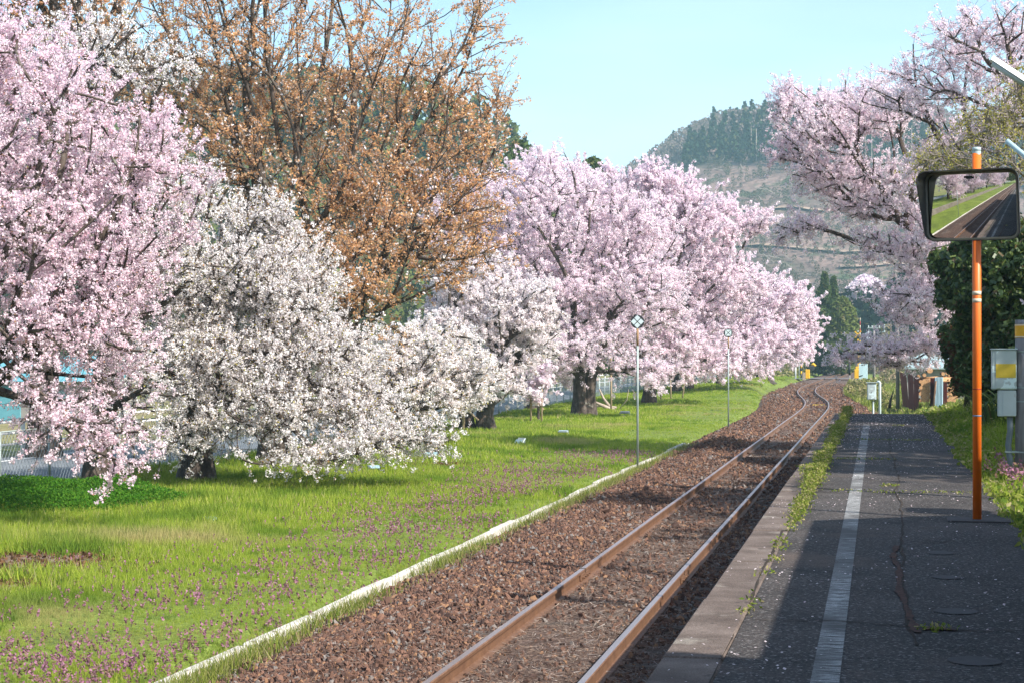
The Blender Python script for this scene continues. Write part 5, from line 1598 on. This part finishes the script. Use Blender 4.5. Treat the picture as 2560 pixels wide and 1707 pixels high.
for i in range(13):
    a, b_ = 1.2 + i * .36, 1.2 + (i + 1) * .36
    MB().tube([(.12 + .01 * a, 0, a), (.12 + .01 * b_, 0, b_)], .055 - .002 * i, 8).obj('arm_section', M[('ylw', 'black')[i % 2] if i < 8 else ('bandwhite', 'redpaint')[i % 2]], cw, True)
cs = thing('crossing_signal', 'black and yellow crossing signal post with lamps, before the pale cabinet', 'crossing signal', at_d(2145, 176, .0), 'level crossing gear')
band_post(cs, 'post_section', 0, -.2, 4.3, .085, ('black', 'ylw'), 11)
for s in (-1, 1):
    MB().tube([(s * .30, -.1, 3.5), (s * .30, .05, 3.5)], .17, 14).obj('lamp', M['black'], cs)
MB().box((0, 0, 3.5), (.7, .06, .06)).obj('lamp_bar', M['black'], cs)
for s in (-1, 1):
    c_, s__ = math.cos(math.radians(45 * s)), math.sin(math.radians(45 * s))
    MB().box((0, -.1 - .012 * s, 4.35), (.9, .02, .12), rot=np.array([[c_, 0, s__], [0, 1, 0], [-s__, 0, c_]])).obj('cross_arm', M['ylw'], cs)
MB().tube([(0, 0, 4.6), (0, 0, 4.75)], [.1, .02], 10).obj('bell', M['boxplain'], cs, True)
cs2 = thing('crossing_post', 'short black and yellow striped post left of the track, by the white pole', 'crossing post', at_d(2003, 176, -.1), 'level crossing gear')
band_post(cs2, 'post_section', 0, -.2, 2.0, .08, ('black', 'black', 'ylw', 'black', 'ylw', 'black', 'ylw'), 7)
MB().box((0, -.02, 2.3), (.5, .06, .36), bev=.02).obj('sign_board', M['plate'], cs2)
wp = thing('white_pole', 'slim white pole beside the crossing road, left of the striped post', 'pole', at_d(1989, 172, -.1), 'level crossing gear')
MB().tube([(0, 0, -.2), (0, 0, 2.15)], .07, 10).obj('pole', M['whitepaint'], wp, True)
MB().box((.12, 0, 1.95), (.5, .03, .25)).obj('red_board', M['redpaint'], wp)
MB().tube([(.35, 0, -.2), (.35, 0, 1.75)], .03, 8).obj('thin_post', M['galv'], wp, True)
cb = thing('signal_cabinet', 'big pale blue-green signal cabinet right of the level crossing', 'cabinet', at_d(2158, 160, -.25), 'level crossing gear')
MB().box((0, 0, 1.02), (.80, .6, 1.45), bev=.02).obj('body', M['cabinet'], cb)
MB().box((.0, -.305, 1.05), (.36, .012, 1.3), bev=.004).obj('door', M['cabinet'], cb)
MB().box((-.22, -.312, .62), (.38, .02, .10), rot=np.array([[.96, 0, -.27], [0, 1, 0], [.27, 0, .96]])).obj('vent', M['black'], cb)
MB().box((0, 0, .15), (.7, .5, .3)).obj('plinth', M['wall_concrete'], cb)
bp_ = thing('marker_post', 'tall black post with red and grey top, right beside the far track', 'post', at_d(2124, 140, -.3))
MB().tube([(0, 0, -.2), (0, 0, 1.0)], .065, 10).obj('foot', M['polegrey'], bp_, True)
MB().tube([(0, 0, 1.0), (0, 0, 1.95)], .085, 10).obj('dark_section', M['black'], bp_, True)
MB().tube([(0, 0, 1.95), (0, 0, 2.3)], .07, 10).obj('grey_section', M['galv'], bp_, True)
MB().tube([(0, 0, 2.3), (0, 0, 2.78), (0, 0, 2.84)], [.078, .078, .03], 10).obj('red_section', M['redpaint'], bp_, True)
b2 = thing('marker_post', 'small far post with red top by the scrub, left of the tall black one', 'post', at_d(2075, 215, -.3))
MB().tube([(0, 0, -.2), (0, 0, .9)], .09, 8).obj('dark_section', M['black'], b2, True)
MB().tube([(0, 0, .9), (0, 0, 1.75)], .11, 8).obj('red_section', M['bandwhite'], b2, True)
MB().tube([(0, 0, 1.75), (0, 0, 1.9)], .11, 8).obj('cap', M['redpaint'], b2, True)
# ---- utility poles beyond the crossing
def upole(px, d, ytop, r_, label, arms=(), extra=None, m='polegrey', z=-.3):
    p = at_d(px, d, z)
    root = thing('utility_pole', label, 'utility pole', p, 'utility poles beyond the crossing')
    h = pd(px, ytop, d)[2] - z
    MB().tube([(0, 0, -.4), (0, 0, h)], [r_ * 1.2, r_ * .8], 10).obj('pole', M[m], root, True)
    for zf_, wd in arms:
        MB().box((0, -.02 - r_, h * zf_), (wd, .08, .08)).obj('cross_arm', M['galv'], root)
        mb = MB()
        for s in (-.42, -.15, .15, .42):
            mb.tube([(s * wd, -.02 - r_, h * zf_ + .04), (s * wd, -.02 - r_, h * zf_ + .2)], .04, 6)
        mb.obj('insulators', M['plate'], root)
    if extra:
        extra(root, h)
    return root
def xf(root, h):
    MB().tube([(-.5, 0, h * .74), (-.5, 0, h * .83)], .2, 12).obj('transformer', M['plate'], root, True)
    MB().box((-.3, 0, h * .79), (.5, .06, .06)).obj('bracket', M['galv'], root)
    MB().tube([(-.6, 0, h * .87), (-.35, 0, h * .90)], .1, 8).obj('lamp', M['plate'], root, True)
upole(2185, 135, 815, .11, 'utility pole with a small transformer behind the relay box', [(.965, 1.0)], xf)
upole(2211, 240, 811, .14, 'far thin utility pole with two cross arms against the dark wood', [(.84, 2.0), (.66, 1.5)], m='galv')
upole(2227, 190, 815, .13, 'brown utility pole left of the tall pale one', (), m='bark')
upole(2218, 250, 838, .12, 'short far utility pole between two taller ones', ())
upole(2244, 98, 770, .10, 'tall pale concrete pole left of the log store', ())
upole(2126, 230, 808, .14, 'slim whitish pole rising behind the black marker post', (), m='galv')
wl = thing('utility_pole', 'short pale pole with cylinder top left of the far curve', 'utility pole', at_d(2045, 225, -.2), 'utility poles beyond the crossing')
MB().tube([(0, 0, -.3), (0, 0, 1.7)], .09, 8).obj('pole', M['plate'], wl, True)
MB().tube([(0, 0, .9), (0, 0, 2.0)], .19, 10).obj('cylinder', M['paleblue'], wl, True)

# ---- log store: corrugated sheets, logs, shed behind
dL = 84.0
lg0 = at_d(2252, dL, -.35)
def lp_(px, y, dd=0): q = pd(px, y, dL + dd); return q
store = thing('log_store', 'low store fenced with rusty red corrugated sheets and one blue one', 'log store', lg0)
def sheet(px0, px1, y0, y1, d0, d1, m, lean=0.):
    a, b_ = pd(px0, y1, dL + d0), pd(px1, y1, dL + d1)
    z0, z1 = pd((px0 + px1) / 2, y1, dL)[2], pd((px0 + px1) / 2, y0, dL)[2]
    n = 25
    V = []
    for i in range(n):
        t = i / (n - 1)
        q = a + (b_ - a) * t
        off = .035 * math.cos(t * (n - 1) * math.pi / 2) 
        V.append((q[0] - lg0[0], q[1] + off - lg0[1], z0 - lg0[2])); V.append((q[0] - lg0[0] + lean, q[1] + off - lg0[1] + .05, z1 - lg0[2]))
    F = [(2 * i, 2 * i + 2, 2 * i + 3, 2 * i + 1) for i in range(n - 1)]
    MB().add(V, F).obj('corrugated_sheet', M[m], store)
sheet(2257, 2273, 934, 1024, 6, 3.2, 'redsheet', -.15)
sheet(2272, 2286, 936, 1026, 3.2, 1.2, 'redsheet', -.05)
sheet(2285, 2297, 940, 1028, 1.2, 0, 'redsheet')
sheet(2325, 2337, 944, 1030, 0, .1, 'redsheet', .02)
sheet(2336, 2357, 942, 1030, -.2, -.2, 'bluesheet', .02)
sheet(2356, 2368, 955, 1030, 0, .2, 'redsheet')
MB().tube([pd(2333, 1016, dL - .8) - lg0, pd(2340, 952, dL - .5) - lg0], .05, 6).obj('leaning_pole', M['logbark'], store, True)
logm = np_mesh('log', *(lambda mb: (np.concatenate(mb.V), [np.array(f) for f in mb.F.values()]))(MB().tube([(0, 0, 0), (0, .9, 0), (0, 1.8, 0)], [1, .97, 1.02], 12)), [M['logbark'], M['logend']])
fm = np.array([1 if len(p_.vertices) > 4 else 0 for p_ in logm.polygons], dtype=np.int32)
logm.polygons.foreach_set('material_index', fm)
ORD = ['first', 'second', 'third', 'fourth', 'fifth', 'sixth', 'seventh', 'eighth', 'ninth']
rr = random.Random(2)
def log(px, y, dd, r_, label, group):
    q = pd(px, y, dL + dd)
    o = link('log', logm, None, q, label=label, category='log', group=group)
    o.scale = (r_, 1, r_)
    o.rotation_euler = (0, rr.uniform(0, 6), rr.uniform(-.04, .04))
sz = FPX / dL
ya, row = 1000.0, 0
while ya > 949:
    x0 = 2302 + (4.4 if row % 2 else 0)
    ci = 0
    while x0 < 2325:
        log(x0 + rr.uniform(-.6, .6), ya + rr.uniform(-.7, .7), .3, rr.uniform(.082, .106), 'log end %s from the left in the %s row up, stack beside the red sheets' % (ORD[ci], ORD[row]), 'logs stacked between the red sheets')
        x0 += 8.8
        ci += 1
    ya -= 7.9
    row += 1
ya, row = 1000.0, 0
while ya > 955:
    x0 = 2371 + (4 if row % 2 else 0)
    ci = 0
    while x0 < 2392:
        log(x0 + rr.uniform(-.8, .8), ya + rr.uniform(-.8, .8), .8, rr.uniform(.07, .10), 'log end %s from the left in the %s row up, right of the blue sheet' % (ORD[ci], ORD[row]), 'logs stacked right of the blue sheet')
        x0 += 8
        ci += 1
    ya -= 7.6
    row += 1
for px, y, r_, lab in ((2325, 925, .15, 'biggest round log end on top of the pile'), (2297, 940, .08, 'small log end at the upper left of the pile'), (2311, 937, .09, 'log end just left of and below the biggest one')):
    log(px, y, 1.0, r_, lab, 'logs on top of the pile')
for ci, (px, y) in enumerate(((2346, 950), (2353, 952), (2358, 934), (2368, 932), (2376, 938), (2384, 934), (2390, 942))):
    log(px, y, 1.4, rr.uniform(.085, .11), 'log end %s from the left in the top row behind the blue sheet' % ORD[ci], 'logs in the top row behind the blue sheet')
fb = thing('timber_stack', 'orange split timber lying lengthwise under the top logs', 'timber', pd(2330, 950, dL + 1.5))
for i in range(5):
    MB().tube([(-.9 + .1 * i, .1 * i, -.1 + .09 * (i % 3)), (.9 + .06 * i, .1 * i, .0 + .09 * (i % 3))], .07, 7).obj('timber', M['logend'], fb, True)
shed = thing('log_shed', 'grey shed with a pale sheet roof and red strip behind the logs', 'shed', at_d(2340, 96, -.4))
k = 96 / FPX
def sx(px): return (pd(px, 883, 96) - np.array(at_d(2340, 96, 0)))[0]
def szz(y): return pd(2340, y, 96)[2] + .4
MB().box(((sx(2265) + sx(2420)) / 2, 2.2, szz(915) / 2), (sx(2420) - sx(2265), 4, szz(915))).obj('wall', M['shedwall'], shed)
MB().box((sx(2345), .17, szz(925)), (.42, .06, .5)).obj('door', M['shedwall'], shed)
mb = MB().add([(sx(2262), -.2, szz(918)), (sx(2425), -.2, szz(918)), (sx(2425), 3.5, szz(876)), (sx(2262), 3.5, szz(876)), (sx(2262), 3.5, szz(882)), (sx(2425), 3.5, szz(882)), (sx(2425), -.2, szz(922)), (sx(2262), -.2, szz(922))], [(0, 1, 2, 3), (7, 4, 5, 6), (0, 7, 6, 1), (3, 2, 5, 4), (0, 3, 4, 7), (1, 6, 5, 2)])
mb.obj('roof', M['palesheet'], shed)
MB().box(((sx(2268) + sx(2332)) / 2, 4.6, (szz(852) + szz(876)) / 2), (sx(2332) - sx(2268), .12, szz(852) - szz(876))).obj('upper_panel', M['palesheet'], shed)
MB().box((sx(2384), 3.3, szz(872)), (.65, .08, .09)).obj('red_strip', M['redpaint'], shed)

# ---- station building, out of the picture to the right: its roof throws the shadow on the platform
sb = thing('station_building', 'wooden station building with grey tiled gable roof beside the platform', 'building', (0, 0, PZ))
L = (-SUNV[0], -SUNV[1])                                 # shadow offset per metre of height
ze = 2.55                                                # eave height above the platform
xe = -.57 + SUNV[0] * ze
ye = 15.45 + SUNV[1] * ze                                # gable end
sl_ = math.tan(math.radians(28))
xr = xe + 3.4
zr = ze + (xr - xe) * sl_
def roof(x0, z0, x1, z1, x2, y0, y1, name):
    t = .12
    P_ = [(x0, z0), (x1, z1), (x2, z0), (x2, z0 - t), (x1, z1 - t), (x0, z0 - t)]
    V = [(x, y0, z) for x, z in P_] + [(x, y1, z) for x, z in P_]
    F = [(0, 5, 4, 1), (1, 4, 3, 2), (6, 7, 10, 11), (7, 8, 9, 10), (0, 1, 7, 6), (1, 2, 8, 7), (5, 11, 10, 4), (4, 10, 9, 3), (0, 6, 11, 5), (2, 3, 9, 8)]
    return MB().add(V, F).obj(name, M['rooftile'], sb)
roof(xe, ze, xr, zr, xr + 3.4, 5.67, ye, 'canopy_roof')
roof(.75, 3.3, 4.4, 3.3 + 3.65 * sl_, 8.0, -9, 5.65, 'main_roof')
MB().box((5.2, 3.2, 1.4), (5.0, 19, 2.8)).obj('wall', M['timber'], sb)
for y in (8.2, 11, ye - .5):
    MB().box((xe + .35, y, 1.25), (.14, .14, 2.5)).obj('canopy_post', M['timber'], sb)
for y in (-6, -1, 4, 8.5, 11.5):
    MB().box((2.685, y, 1.5), (.05, 1.6, 1.1)).obj('window', M['glasslamp'], sb)
MB().box((xr - .2, ye + .1, zr + .12), (.5, .5, .4), bev=.05).obj('ridge_tile', M['rooftile'], sb)
# old low platform on the far side of the grass, seen in the mirror
op = thing('old_platform', 'old concrete platform edge across the grass, seen in the mirror', 'platform wall', (-9.9, 0, -.3))
for i in range(22):
    MB().box((0, 8.5 - i * 3.0, .32), (.35, 2.97, .85), bev=.02).obj('concrete_block', M['wall_concrete'], op)
V, F = grid_sheet(np.array([-16.3, -13, -10.1]), np.arange(-58, 12, 6.0), lambda x, y: .42 + 0 * x - .6 * sstep(7, 10, y))
link('old_platform_lawn', np_mesh('old_platform_lawn', V, [F], M['lawn']), kind='structure')

# ---- air: pale haze round everything
m, nt, out = mk('pale_haze')
pv = nd(nt, 'ShaderNodeVolumePrincipled')
pv.inputs['Color'].default_value = (.55, .87, 1.0, 1)
pv.inputs['Density'].default_value = .00044
pv.inputs['Anisotropy'].default_value = .0
nt.links.new(pv.outputs[0], out.inputs['Volume'])
mb = MB().box((0, 500, 72), (1100, 1300, 149))
hz = mb.obj('haze', m, None, kind='stuff')
